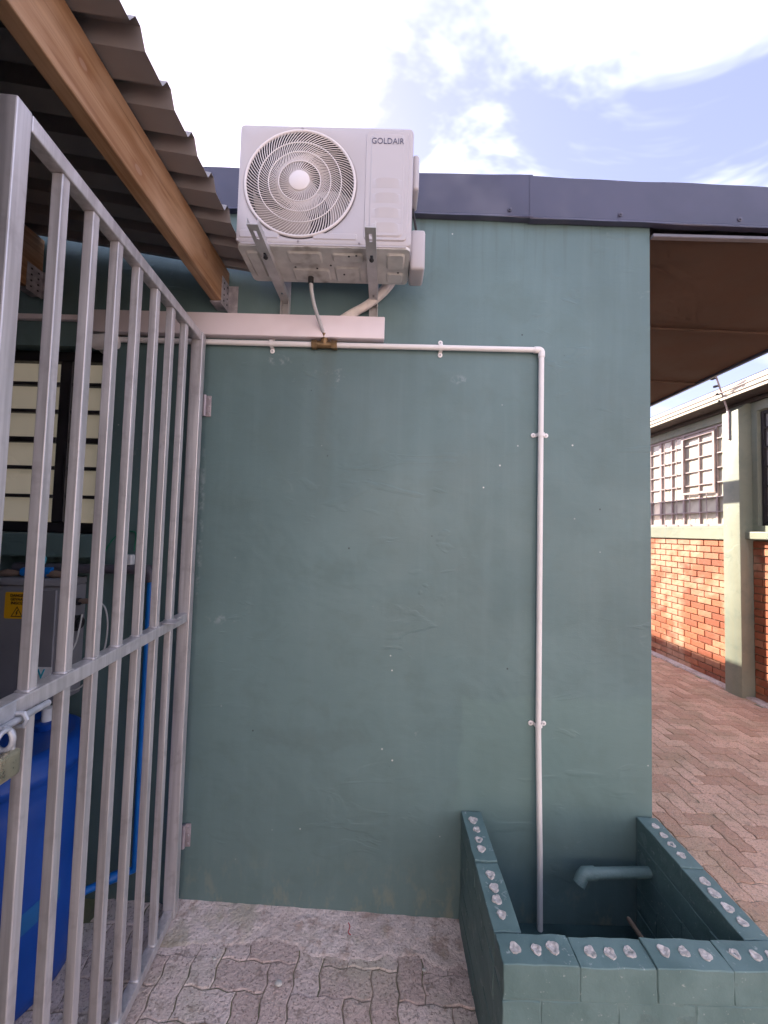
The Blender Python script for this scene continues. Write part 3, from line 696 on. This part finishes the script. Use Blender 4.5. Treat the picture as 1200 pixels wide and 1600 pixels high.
# grille: rings, hub and curved wires
gr_ = MB()
def yb(r): return ay0 - 0.012 * (1 - (r / fr) ** 2)
def gp(r, a): return Vector((fc.x + r * math.cos(a), yb(r), fc.z + r * math.sin(a)))
for k in range(96):
    a0 = 2 * PI * k / 96
    r0 = 0.040 if k % 2 == 0 else 0.082
    pts = []
    for i in range(8):
        r = r0 + (0.215 - r0) * i / 7
        sw = 0.95 * ((r - 0.04) / 0.175) ** 0.8
        pts.append(gp(r, a0 - sw))
    gr_.tube(pts, 0.0019, 4, cap=False)
gr_.build('grille_wires', M['white_wire'], AC)['kind'] = 'stuff'
for r in (0.082, 0.122, 0.163):
    MB().tube([gp(r, 2 * PI * k / 64) - Vector((0, 0.0015, 0)) for k in range(65)], 0.0022, 6, cap=False).build('grille_ring', M['white_wire'], AC, smooth=True, ang=80)
MB().tube([Vector((fc.x + 0.2155 * math.cos(2 * PI * k / 96), ay0 - 0.001, fc.z + 0.2155 * math.sin(2 * PI * k / 96))) for k in range(97)], 0.0055, 8, cap=False).build('grille_rim', M['white_wire'], AC, smooth=True, ang=80)
MB().lathe([(0.040, -0.002), (0.040, 0.004), (0.036, 0.007), (0.001, 0.0085)], Matrix.Translation((fc.x, ay0 - 0.012, fc.z)) @ Matrix.Rotation(PI / 2, 4, 'X'), 40).build('grille_hub', M['white_wire'], AC, smooth=True)
fan = MB().lathe([(0.06, -0.02), (0.06, 0.03), (0.05, 0.04), (0.001, 0.042)], Matrix.Translation((fc.x, ay0 + 0.07, fc.z)) @ Matrix.Rotation(PI / 2, 4, 'X'), 32).build('fan_hub', M['blade'], AC, smooth=True)
for b in range(3):
    rows = []
    for i in range(9):
        r = 0.055 + 0.148 * i / 8; row = []
        for j in range(9):
            t = j / 8; a = 2 * PI * b / 3 + 0.45 - 0.95 * (i / 8) ** 1.2 + (t - 0.5) * (0.95 + 0.30 * i / 8)
            row.append(Vector((fc.x + r * math.cos(a), ay0 + 0.078 + (t - 0.5) * 0.06, fc.z + r * math.sin(a))))
        rows.append(row)
    MB().loops(rows, closed=False).build('fan_blade', M['blade'], AC, smooth=True, ang=80)
text_part('GOLDAIR', 'logo', M['logo'], rp, (-0.026, ay0 - 0.0102, 3.311), 0.0345, sx=0.86, space=1.0)
# base pan
bp = MB().loops([rrect(ax0 + 0.004, ax1 - 0.004, ay0 + 0.004, ay1 - 0.004, 0.02, 0), rrect(ax0 + 0.004, ax1 - 0.004, ay0 + 0.004, ay1 - 0.004, 0.02, 1), rrect(ax0 + 0.012, ax1 - 0.012, ay0 + 0.012, ay1 - 0.012, 0.02, 2)], cap1=True)
for v in bp.bm.verts:
    x, k, y = v.co; v.co = Vector((x, y, (az0 + 0.002, az0 - 0.010, az0 - 0.0105)[int(round(k))]))
bp = bp.build('base_pan', M['ac_base'], AC, smooth=True)
def emb(x0, x1, y0, y1, h=0.006):
    m = MB().loops([rrect(x0, x1, y0, y1, 0.012, 0), rrect(x0 + 0.007, x1 - 0.007, y0 + 0.007, y1 - 0.007, 0.01, 1)], cap1=True)
    for v in m.bm.verts:
        x, k, y = v.co; v.co = Vector((x, y, az0 - 0.0108 - h * int(round(k))))
    m.build('pressed_rib', M['ac_base'], bp, smooth=True, ang=25)
for e in ((-0.42, -0.28, 1.475, 1.545), (-0.42, -0.26, 1.575, 1.655), (-0.24, -0.11, 1.48, 1.53), (-0.24, -0.13, 1.56, 1.655), (-0.02, 0.055, 1.475, 1.57), (-0.02, 0.055, 1.59, 1.655), (-0.585, -0.53, 1.48, 1.64)): emb(*e)
for (x, y) in ((-0.17, 1.49), (-0.14, 1.485), (-0.40, 1.56), (-0.31, 1.565), (-0.2, 1.60), (0.03, 1.58), (-0.25, 1.545)):
    MB().lathe([(0.0045, 0), (0.0045, -0.0015), (0.0005, -0.0016)], Matrix.Translation((x, y, az0 - 0.0175)), 8).build('drain_hole', M['black'], bp)
MB().box(ax0 + 0.02, ax1 - 0.02, ay0 + 0.0, ay0 + 0.012, az0 - 0.007, az0 + 0.001, 0.002).build('base_lip', M['white_ac'], AC)
# side valve cover and handle
MB().box(ax1, ax1 + 0.062, 1.535, 1.655, 2.875, 3.045, 0.012, 3).build('valve_cover', M['white_ac'], AC, smooth=True)
MB().box(ax1, ax1 + 0.028, 1.50, 1.62, 3.185, 3.335, 0.012, 3).build('handle_cover', M['white_ac'], AC, smooth=True)
tag(MB().tube(spline([(0.085, 1.60, 3.19), (0.098, 1.605, 3.13), (0.108, 1.61, 3.08), (0.112, 1.612, 3.04)]), 0.0055, 8).build('black_cable', M['black'], smooth=True), 'short black cable looping down the side of the air conditioner', 'cable')
# insulated pipe bundle
LB = MB()
for dx, dz, r in ((0, 0, 0.020), (0.026, 0.014, 0.016)):
    LB.tube(spline([(0.02 + dx, 1.72, 3.0 + dz), (-0.03 + dx, 1.745, 2.92 + dz), (-0.10 + dx, 1.765, 2.86 + dz), (-0.18 + dx, 1.772, 2.815 + dz * 0.6), (-0.24 + dx, 1.774, 2.775)]), r, 12)
tag(LB.build('insulated_pipes', M['lag'], smooth=True), 'beige taped refrigerant pipes curving behind the trunking', 'pipe')
# brackets
def bracket(x, label):
    b = thing('wall_bracket', label, 'bracket', (x, 1.8, 2.87), 'air conditioner wall brackets')
    z = 2.868; w_ = 0.020
    pl = MB()   # arm soffit plate with slots (y from front to wall)
    cuts = [(1.345, 1.385, 0.0055), (1.455, 1.49, 0.0055), (1.71, 1.725, 0.004)]
    y = 1.315
    for (a, c, s) in cuts:
        pl.box(x - w_, x + w_, y, a, z, z + 0.003); pl.box(x - w_, x - s, a, c, z, z + 0.003); pl.box(x + s, x + w_, a, c, z, z + 0.003); y = c
    pl.box(x - w_, x + w_, y, 1.795, z, z + 0.003)
    arm = pl.build('arm_plate', M['bracket'], b)
    MB().box(x - w_, x - w_ + 0.0025, 1.316, 1.794, z + 0.003, z + 0.026).box(x + w_ - 0.0025, x + w_, 1.316, 1.794, z + 0.003, z + 0.026).build('arm_flange', M['bracket'], b)
    MB().box(x - w_, x + w_, 1.795, 1.799, 2.72, z + 0.12, 0.001).box(x + w_ - 0.003, x + w_, 1.765, 1.795, 2.80, z - 0.0005).box(x - w_, x - w_ + 0.003, 1.765, 1.795, 2.80, z - 0.0005).build('wall_leg', M['bracket'], b)
    MB().tube([(x, 1.475, z - 0.012), (x, 1.475, z + 0.03)], 0.0045, 8).lathe([(0.009, -0.002), (0.009, -0.008)], Matrix.Translation((x, 1.475, z)), 6).build('bolt', M['black'], b)
    MB().tube([(x, 1.475, z - 0.0005), (x, 1.475, z + 0.0)], 0.010, 12)
    MB().box(x - 0.018, x + 0.018, 1.47, 1.50, z + 0.0265, az0 - 0.011).box(x - 0.018, x + 0.018, 1.62, 1.65, z + 0.0265, az0 - 0.011).build('rubber_pad', M['black'], b)
bracket(-0.498, 'left steel wall bracket under the fan side of the air conditioner')
bracket(-0.078, 'right steel wall bracket under the logo side of the air conditioner')

# ------------------------------------------------------------------ brick tank
TK = thing('brick_tank', 'open low brick tank painted green at the foot of the wall', 'tank', (0.81, 1.5, 0.0))
tx0, tx1, ty0, ty1, tz, tw, ch = 0.383, 1.262, 1.185, 1.797, 0.535, 0.088, 0.1
core = MB()
core.box(tx0 + 0.0022, tx0 + tw - 0.0022, ty0 + 0.0022, ty1, 0.0, tz - 0.006).box(tx0 + tw - 0.0022, tx1 - tw + 0.0022, ty0 + 0.0022, ty0 + tw - 0.0022, 0.0, tz - 0.006).box(tx1 - tw + 0.0022, tx1 - 0.0022, ty0 + 0.0022, ty1, 0.0, tz - 0.006)
core.build('mortar', M['tank_joint'], TK)
MB().box(tx0 + tw - 0.004, tx1 - tw + 0.004, ty0 + tw - 0.004, ty1, -0.02, 0.06).build('tank_floor', M['tank_floor'], TK)
def tbrick(x0, x1, y0, y1, course, top):
    z1 = tz - course * ch + (random.uniform(-0.003, 0.004) if top else 0); z0 = z1 - ch + 0.003
    j = [random.uniform(-0.0016, 0.0016) for _ in range(4)]
    b = MB().box(x0 + j[0], x1 + j[0], y0 + j[1], y1 + j[1], z0, z1, 0.0022, 1)
    bmesh.ops.subdivide_edges(b.bm, edges=[e for e in b.bm.edges if e.calc_length() > 0.03], cuts=4, use_grid_fill=True)
    sd = Vector((random.uniform(0, 50), random.uniform(0, 50), random.uniform(0, 50)))
    for v in b.bm.verts: v.co += noise.noise_vector(v.co * 22 + sd) * 0.0032 + noise.noise_vector(v.co * 90 + sd) * 0.0012
    o = b.build('brick', M['tank'], TK, smooth=True, ang=22)
    if top:
        lx, ly = x1 - x0, y1 - y0; n = 3 if max(lx, ly) > 0.16 else 1
        if ly > 0.24: n = 4
        for k in range(n):
            t = (k + 0.5 + random.uniform(-0.09, 0.09)) / n if n > 1 else 0.5
            t = 0.10 + 0.80 * t
            cx = x0 + lx * t if lx > ly else (x0 + x1) / 2 + random.uniform(-0.006, 0.006)
            cy = y0 + ly * t if ly > lx else (y0 + y1) / 2 + random.uniform(-0.006, 0.006)
            rr = random.uniform(0.014, 0.0205); m = MB(); lps = []
            ph = random.uniform(0, 6)
            for (f, dz) in ((1.0, -0.002), (0.95, 0.0034), (0.6, 0.0032), (0.3, random.uniform(-0.0005, 0.0036))):
                lps.append([Vector((cx + rr * f * (1 + 0.10 * math.sin(3 * a + ph) + 0.07 * math.sin(5 * a + 2 * ph)) * math.cos(a), cy + rr * f * (1 + 0.10 * math.sin(3 * a + ph) + 0.06 * math.sin(7 * a)) * math.sin(a), z1 + dz + 0.0012 * math.sin(4 * a + ph) * f)) for a in [2 * PI * q_ / 20 for q_ in range(20)]])
            m.loops(lps, cap1=True).build('mortar_plug', M['plug'], o)
for c in range(5):
    top = c == 0
    # front run
    P = 0.2265; off = 0 if c % 2 == 0 else -P / 2
    x = tx0 + off
    while x < tx1 - 0.01:
        a, b = max(x, tx0), min(x + P - 0.003, tx1)
        if c % 2 == 1 and a == tx0: pass
        if b - a > 0.03: tbrick(a, b, ty0, ty0 + tw, c, top)
        x += P
    # side runs
    P = (ty1 - ty0 - tw) / 2 if c % 2 == 0 else (ty1 - ty0 - tw) / 2
    for (sx0, sx1) in ((tx0, tx0 + tw), (tx1 - tw, tx1)):
        edges = [ty0 + tw + 0.006, ty0 + tw + P, ty1] if c % 2 == 0 else [ty0 + tw + 0.006, ty0 + tw + P * 0.5, ty0 + tw + 1.5 * P, ty1]
        for a, b in zip(edges, edges[1:]): tbrick(sx0, sx1, a, b - 0.003, c, top)
SP = thing('drain_spout', 'grey plastic drain stub with angled elbow poking into the tank', 'pipe', (1.17, 1.69, 0.37))
MB().tube([(1.20, 1.715, 0.362), (0.905, 1.690, 0.372)], 0.021, 18).build('pipe', M['tank_joint'], SP, smooth=True)
MB().tube([(0.93, 1.692, 0.371), (0.885, 1.688, 0.372), (0.872, 1.684, 0.362), (0.855, 1.676, 0.338)], [0.025, 0.025, 0.0245, 0.024], 18).build('elbow', M['tank_joint'], SP, smooth=True)
tag(MB().tube([(0.972, 1.262, 0.365), (1.028, 1.62, 0.258)], 0.0085, 10).build('pipe_stub', M['junk'], smooth=True), 'short rusty pipe stub poking through the front wall inside the brick tank', 'pipe')

# ------------------------------------------------------------------ yard things behind the gate
D = thing('plastic_drum', 'blue plastic drum standing behind the gate', 'drum', (-1.42, 1.47, 0.11))
dm = Matrix.Translation((-1.42, 1.468, 0.125))
MB().lathe([(0.25, 0.0), (0.268, 0.012), (0.272, 0.05), (0.285, 0.12), (0.288, 0.42), (0.288, 0.60), (0.284, 0.70), (0.270, 0.745), (0.276, 0.755), (0.286, 0.775), (0.286, 0.79), (0.276, 0.805), (0.262, 0.83), (0.235, 0.85), (0.225, 0.848), (0.10, 0.842), (0.001, 0.842)], dm, 64).build('drum_body', M['drum'], D, smooth=True, ang=60)
MB().lathe([(0.045, 0), (0.045, 0.022), (0.038, 0.026), (0.001, 0.026)], dm @ Matrix.Translation((0.08, 0.12, 0.842)), 20).build('bung_cap', M['drum'], D, smooth=True)
MB().lathe([(0.02, 0), (0.02, 0.05), (0.001, 0.055)], dm @ Matrix.Translation((0.08, 0.12, 0.868)), 12).build('bung_plug', M['paper'], D, smooth=True)
st = []
for k in range(24):
    a = R_(-100 + 95 * k / 23); zc = 0.255 + 0.10 * k / 23
    st.append([dm @ Vector((0.2895 * math.cos(a), 0.2895 * math.sin(a), zc - 0.035)), dm @ Vector((0.2895 * math.cos(a), 0.2895 * math.sin(a), zc + 0.035))])
MB().loops(st, closed=False).build('tape_band', M['drum_lab'], D, smooth=True)
EB = thing('electrical_box', 'grey electrical box with yellow danger sticker on the wall behind the gate', 'electrical box', (-1.7, 1.8, 1.05))
MB().box(-2.05, -1.372, 1.672, 1.797, 1.02, 1.515, 0.006, 2).build('enclosure', M['grey_box'], EB, smooth=True)
MB().box(-2.06, -1.372, 1.662, 1.797, 1.516, 1.545, 0.004, 2).build('box_top', M['grey_box'], EB, smooth=True)
MB().box(-2.04, -1.40, 1.664, 1.6715, 1.04, 1.50, 0.003).build('cover', M['grey_box'], EB)
sx0, sx1, sz0, sz1 = -1.618, -1.508, 1.375, 1.488
st_ = MB().loops([rrect(sx0, sx1, sz0, sz1, 0.008, 1.6638), rrect(sx0, sx1, sz0, sz1, 0.008, 1.6632)], cap1=True).build('danger_sticker', M['yellow'], EB)
for i, (t_, z) in enumerate((('DANGER', 1.468), ('GEVAAR', 1.452), ('INGOZI', 1.436))):
    text_part(t_, 'sticker_text', M['ink'], st_, (-1.563, 1.6628, z), 0.0165, bold=0.0005)
def tri(s): return [Vector((-1.563 + s * math.sin(a), 1.6626, 1.398 + s * math.cos(a))) for a in (0, 2 * PI / 3, 4 * PI / 3)]
MB().loops([tri(0.030), tri(0.0235)]).build('warning_triangle', M['ink'], st_)
MB().quad((-1.561, 1.6626, 1.414), (-1.569, 1.6626, 1.398), (-1.564, 1.6626, 1.398), (-1.558, 1.6626, 1.410)).quad((-1.565, 1.6624, 1.401), (-1.558, 1.6624, 1.401), (-1.567, 1.6624, 1.386), (-1.5675, 1.6624, 1.387)).build('lightning_bolt', M['ink'], st_)
lab = MB().box(-1.50, -1.40, 1.6625, 1.6635, 1.115, 1.175).build('paper_label', M['paper'], EB)
text_part('W', 'label_letter', M['cyan'], lab, (-1.455, 1.662, 1.128), 0.055, bold=0.001)
for (y, z, r, l) in ((1.735, 1.44, 0.016, 0.035), (1.735, 1.345, 0.034, 0.03)):
    MB().lathe([(r, 0), (r, l * 0.6), (r * 0.7, l * 0.65), (r * 0.7, l), (0.001, l)], Matrix.Translation((-1.372, y, z)) @ Matrix.Rotation(PI / 2, 4, 'Y'), 20).build('cable_gland', M['black'], EB, smooth=True)
MB().tube([(-1.372, 1.735, 1.44), (-1.30, 1.735, 1.445)], 0.012, 10).build('plug', M['junk'], EB, smooth=True)
tag(MB().tube(spline([(-1.30, 1.735, 1.445), (-1.245, 1.74, 1.42), (-1.225, 1.74, 1.32), (-1.235, 1.72, 1.18), (-1.30, 1.70, 1.08), (-1.40, 1.69, 1.055)]), 0.0035, 6).build('white_cable', M['cable_w'], smooth=True), 'thin white cable looping down from the side of the electrical box', 'cable')
tag(MB().tube(spline([(-1.338, 1.735, 1.385), (-1.345, 1.72, 1.27), (-1.365, 1.70, 1.19), (-1.36, 1.695, 1.09), (-1.43, 1.69, 1.05)]), 0.0035, 6).build('white_cable', M['cable_w'], smooth=True), 'white cable hanging from the large black gland of the electrical box', 'cable')
tag(MB().tube(spline([(-1.30, 1.78, 1.585), (-1.29, 1.785, 1.66), (-1.25, 1.79, 1.73), (-1.20, 1.793, 1.755), (-1.155, 1.79, 1.75), (-1.145, 1.77, 1.67)]), 0.003, 6).build('green_cable', M['cable_g'], smooth=True), 'thin green cable arching above the dark grey pipe', 'cable')
WP = thing('water_pipe', 'dark grey pipe turning down into a bright blue pipe behind the gate', 'pipe', (-1.046, 1.745, 0.29))
MB().tube([(-1.66, 1.745, 1.585), (-1.07, 1.745, 1.588)], 0.021, 16).build('grey_pipe', M['grey_pipe'], WP, smooth=True)
MB().tube([(-1.085, 1.745, 1.588), (-1.06, 1.745, 1.587), (-1.048, 1.745, 1.575), (-1.046, 1.745, 1.535)], 0.025, 16).build('grey_elbow', M['grey_pipe'], WP, smooth=True)
MB().tube([(-1.046, 1.745, 1.54), (-1.046, 1.745, 0.29)], 0.0145, 14).build('blue_pipe', M['blue_pipe'], WP, smooth=True)
MB().tube([(-1.046, 1.745, 0.31), (-1.05, 1.742, 0.29), (-1.075, 1.735, 0.285), (-1.24, 1.60, 0.285)], 0.0145, 14).build('blue_pipe', M['blue_pipe'], WP, smooth=True)
MB().tube([(-1.095, 1.722, 0.285), (-1.125, 1.70, 0.285)], 0.021, 12).build('blue_coupling', M['blue_pipe'], WP, smooth=True)
MB().box(-1.158, -1.130, 1.73, 1.76, 1.608, 1.655, 0.005, 2).build('white_fitting', M['paper'], WP)
V = thing('tap_fitting', 'blue plastic tap fitting lying on top of the electrical box', 'fitting', (-1.52, 1.72, 1.545))
MB().tube([(-1.60, 1.72, 1.568), (-1.47, 1.725, 1.568)], [0.02, 0.024], 12).build('tap_body', M['blue_pipe'], V, smooth=True)
MB().lathe([(0.017, 0), (0.02, 0.03), (0.024, 0.045), (0.026, 0.06), (0.020, 0.075), (0.001, 0.08)], Matrix.Translation((-1.535, 1.722, 1.568)), 16).build('tap_handle', M['cyan'], V, smooth=True)
for i, (x, lb) in enumerate(((-1.445, 'brown pipe fitting beside the blue tap on the electrical box'), (-1.655, 'brown pipe fitting at the far left on the electrical box'))):
    tag(MB().tube([(x - 0.04, 1.715, 1.560), (x - 0.01, 1.715, 1.562), (x + 0.012, 1.717, 1.562), (x + 0.045, 1.72, 1.560)], [0.012, 0.018, 0.014, 0.010], 8).build('pipe_fitting', M['junk'], smooth=True), lb, 'fitting')

# ------------------------------------------------------------------ neighbouring brick building
NB = thing('brick_building', 'neighbouring brick building with pale green pilaster across the paved passage', 'building', (4.4, 5.0, 0))
XW = 4.25
MB().box(XW + 0.012, XW + 0.3, 2.6, 8.0, -0.09, 1.79).build('brick_backing', M['mortar'], NB)
# plaster above: band over windows with openings
pw = MB()
def wy(y0, y1, z0, z1): pw.quad((XW, y0, z0), (XW, y1, z0), (XW, y1, z1), (XW, y0, z1))
WIN1 = (4.70, 6.40, 1.955, 3.285); WIN2 = (2.9, 4.365, 1.955, 3.27)
ysx = [2.6, WIN2[0], WIN2[1], WIN1[0], WIN1[1], 8.0]
for i in range(5):
    if i in (1, 3): wy(ysx[i], ysx[i + 1], 1.79, 1.955); wy(ysx[i], ysx[i + 1], 3.28, 3.60)
    else: wy(ysx[i], ysx[i + 1], 1.79, 3.60)
for (a, b, c, d) in (WIN1, WIN2):
    d = 3.28
    pw.quad((XW, a, c), (XW, b, c), (XW + 0.12, b, c), (XW + 0.12, a, c)); pw.quad((XW, a, d), (XW, b, d), (XW + 0.12, b, d), (XW + 0.12, a, d))
    pw.quad((XW, a, c), (XW, a, d), (XW + 0.12, a, d), (XW + 0.12, a, c)); pw.quad((XW, b, c), (XW, b, d), (XW + 0.12, b, d), (XW + 0.12, b, c))
pw.build('wall', M['plaster2'], NB)
MB().box(XW - 0.035, XW + 0.01, 4.655, 6.5, 1.785, 1.945, 0.006).build('window_sill', M['plaster2'], NB)
MB().box(XW - 0.09, XW + 0.02, 2.8, 4.50, 1.80, 1.885, 0.008, 2).build('window_sill', M['plaster2'], NB)
pl = MB().box(4.10, XW + 0.005, 4.43, 4.65, -0.05, 3.42, 0.008, 2)
for v in pl.bm.verts:
    if v.co.z > 3.3 and v.co.x < 4.15: v.co.z -= 0.10
pl.build('pilaster', M['plaster2'], NB, smooth=True)
# bricks
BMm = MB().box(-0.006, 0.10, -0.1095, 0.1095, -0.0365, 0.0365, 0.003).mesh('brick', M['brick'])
ph_ = 0.0852
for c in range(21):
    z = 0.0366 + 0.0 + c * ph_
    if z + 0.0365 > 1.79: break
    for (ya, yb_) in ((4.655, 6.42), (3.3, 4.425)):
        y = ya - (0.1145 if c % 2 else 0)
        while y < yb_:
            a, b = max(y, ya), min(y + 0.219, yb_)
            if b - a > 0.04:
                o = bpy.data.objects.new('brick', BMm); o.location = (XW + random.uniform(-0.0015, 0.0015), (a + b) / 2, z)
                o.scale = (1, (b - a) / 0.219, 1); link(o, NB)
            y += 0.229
# roof eave, gutter
MB().box(3.97, 4.6, 2.4, 8.2, 3.432, 3.452).build('eave_soffit', M['soffit2'], NB)
MB().box(3.955, 3.972, 2.4, 8.2, 3.43, 3.56, 0.003).box(3.935, 3.955, 2.4, 8.2, 3.525, 3.57, 0.004).box(3.945, 3.955, 2.4, 8.2, 3.47, 3.485, 0.003).build('eave_board', M['gutter'], NB)
MB().box(4.20, XW, 2.4, 8.2, 3.385, 3.43, 0.004).build('wall_plate', M['soffit2'], NB)
rf = MB()
for k in range(43):
    y = 2.4 + k * 0.137
    rf.quad((3.93, y, 3.572), (3.93, y + 0.08, 3.572), (7.5, y + 0.08, 4.3), (7.5, y, 4.3)).quad((3.93, y + 0.08, 3.572), (3.93, y + 0.137, 3.572), (7.5, y + 0.137, 4.3), (7.5, y + 0.08, 4.3))
rf.build('roof', M['sheet'], NB)
# windows
def win(y0, y1, z0, z1, mull, hbars, x, mat, pane, thick=0.02, bt_=0.008):
    f = MB().box(x - 0.02, x + 0.02, y0, y0 + thick, z0, z1).box(x - 0.02, x + 0.02, y1 - thick, y1, z0, z1).box(x - 0.02, x + 0.02, y0 + thick, y1 - thick, z0, z0 + thick).box(x - 0.02, x + 0.02, y0 + thick, y1 - thick, z1 - thick, z1)
    W = f.build('window', M[mat], NB)
    for m, t in mull: MB().box(x - 0.018, x + 0.018, m - t, m + t, z0 + thick, z1 - thick).build('mullion', M[mat], W)
    es = [y0 + thick] + sorted(m for m, t in mull) + [y1 - thick]
    for h in hbars: MB().box(x - 0.024, x + 0.006, y0 + thick, y1 - thick, h - bt_, h + bt_).build('glazing_bar', M[mat], W)
    zs = [z0 + thick] + sorted(hbars) + [z1 - thick]
    for a, b in zip(es, es[1:]):
        for c, d in zip(zs, zs[1:]):
            p = bpy.data.objects.new('pane', MB().box(-0.003, 0.003, -(b - a) / 2, (b - a) / 2, -(d - c) / 2, (d - c) / 2).mesh('pane', M[pane]))
            p.location = (x + 0.012, (a + b) / 2, (c + d) / 2); p.rotation_euler = (0, random.gauss(0, 0.004), random.gauss(0, 0.006)); link(p, W)
    return W
h7 = [1.955 + 0.19 * k for k in range(1, 7)]
W1 = win(4.705, 6.395, 1.957, 3.278, [(4.945, 0.014), (5.22, 0.008), (5.495, 0.014), (5.72, 0.007), (5.95, 0.018), (6.17, 0.007)], h7, XW + 0.05, 'frame_red', 'pane_sky', 0.03, 0.007)
# opening casement frame, proud of the rest
cf = MB().box(4.255, 4.275, 4.945, 4.975, 2.40, 3.22).box(4.255, 4.275, 5.465, 5.495, 2.40, 3.22).box(4.255, 4.275, 4.975, 5.465, 2.40, 2.43).box(4.255, 4.275, 4.975, 5.465, 3.19, 3.22)
cf.build('casement_frame', M['frame_red'], W1)
W2 = win(2.91, 4.355, 1.957, 3.268, [(4.0, 0.014), (3.6, 0.014)], [1.957 + 0.222 * k for k in range(1, 6)], XW + 0.06, 'frame_dark', 'pane_grey', 0.032, 0.009)
for y in [5.08, 5.36, 5.6, 5.84]:
    MB().box(XW + 0.012, XW + 0.02, y - 0.004, y + 0.004, 1.96, 2.40 if y < 5.45 else 3.27).build('burglar_bar', M['frame_red'], W1)
# electric fence bracket with wires
EF = thing('electric_fence_bracket', 'thin leaning electric fence bracket fixed to the pale pilaster', 'fence bracket', (4.09, 4.54, 3.0))
MB().box(4.078, 4.099, 4.535, 4.56, 2.98, 3.34, 0.002).build('mounting_bar', M['galv'], EF)
e0, e1 = Vector((4.085, 4.548, 3.33)), Vector((3.75, 4.334, 3.694))
MB().tube([e0, e1], 0.010, 8).build('arm', M['galv'], EF, smooth=True)
for t in (0.30, 0.48, 0.68, 0.88):
    p = e0.lerp(e1, t)
    MB().tube([p, p + Vector((-0.02, 0.03, 0.0)), p + Vector((-0.03, 0.045, 0.0))], [0.01, 0.016, 0.012], 10).build('insulator', M['black'], EF, smooth=True)
for i, t in enumerate((0.30, 0.48)):
    p = e0.lerp(e1, t) + Vector((-0.025, 0, 0))
    MB().tube([(p.x, 2.4, p.z + 0.0), (p.x, 4.6, p.z), (p.x, 9.0, p.z)], 0.0035, 5).build('wire', M['galv'], EF)

# ------------------------------------------------------------------ unseen building behind the viewer, added to bounce sunlight
OB = thing('bounce_building', 'long cream building behind the viewer, unseen, added to bounce sunlight', 'building', (0, -5.3, 0))
MB().box(-11, 11, -9, -5.2, -0.09, 4.6, 0.01).build('wall', M['cream'], OB)
MB().box(-11.3, 11.3, -9.3, -4.9, 4.6, 4.8, 0.01).build('roof', M['roofing'], OB)
for x in (-7, -3, 3, 7):
    MB().box(x - 0.7, x + 0.7, -5.2, -5.15, 1.2, 2.6, 0.005).build('window', M['frame_dark'], OB)

# ------------------------------------------------------------------ litter on the apron
tag(MB().tube(spline([(-0.108, 1.738, 0.098), (-0.10, 1.72, 0.099), (-0.105, 1.70, 0.097), (-0.094, 1.69, 0.096)]), 0.0018, 6).build('red_thread', M['red'], smooth=True), 'small red thread lying on the concrete at the wall foot', 'thread')
for i, (px, py, lb) in enumerate(((-0.35, 1.52, 'grey pebble between the pavers in front of the apron'), (0.205, 1.60, 'white chip on the concrete near the brick tank'), (-0.62, 1.585, 'white chip at the broken edge of the apron near the gate'))):
    b = MB(); bmesh.ops.create_icosphere(b.bm, subdivisions=2, radius=0.012 if i == 0 else 0.006)
    for v in b.bm.verts: v.co = Vector((v.co.x * 1.2 + px, v.co.y * 0.9 + py, v.co.z * 0.6 + g(px) + 0.012)) + Vector((random.uniform(-1, 1), random.uniform(-1, 1), 0)) * 0.001
    tag(b.build('pebble', M['stone']), lb, 'pebble')
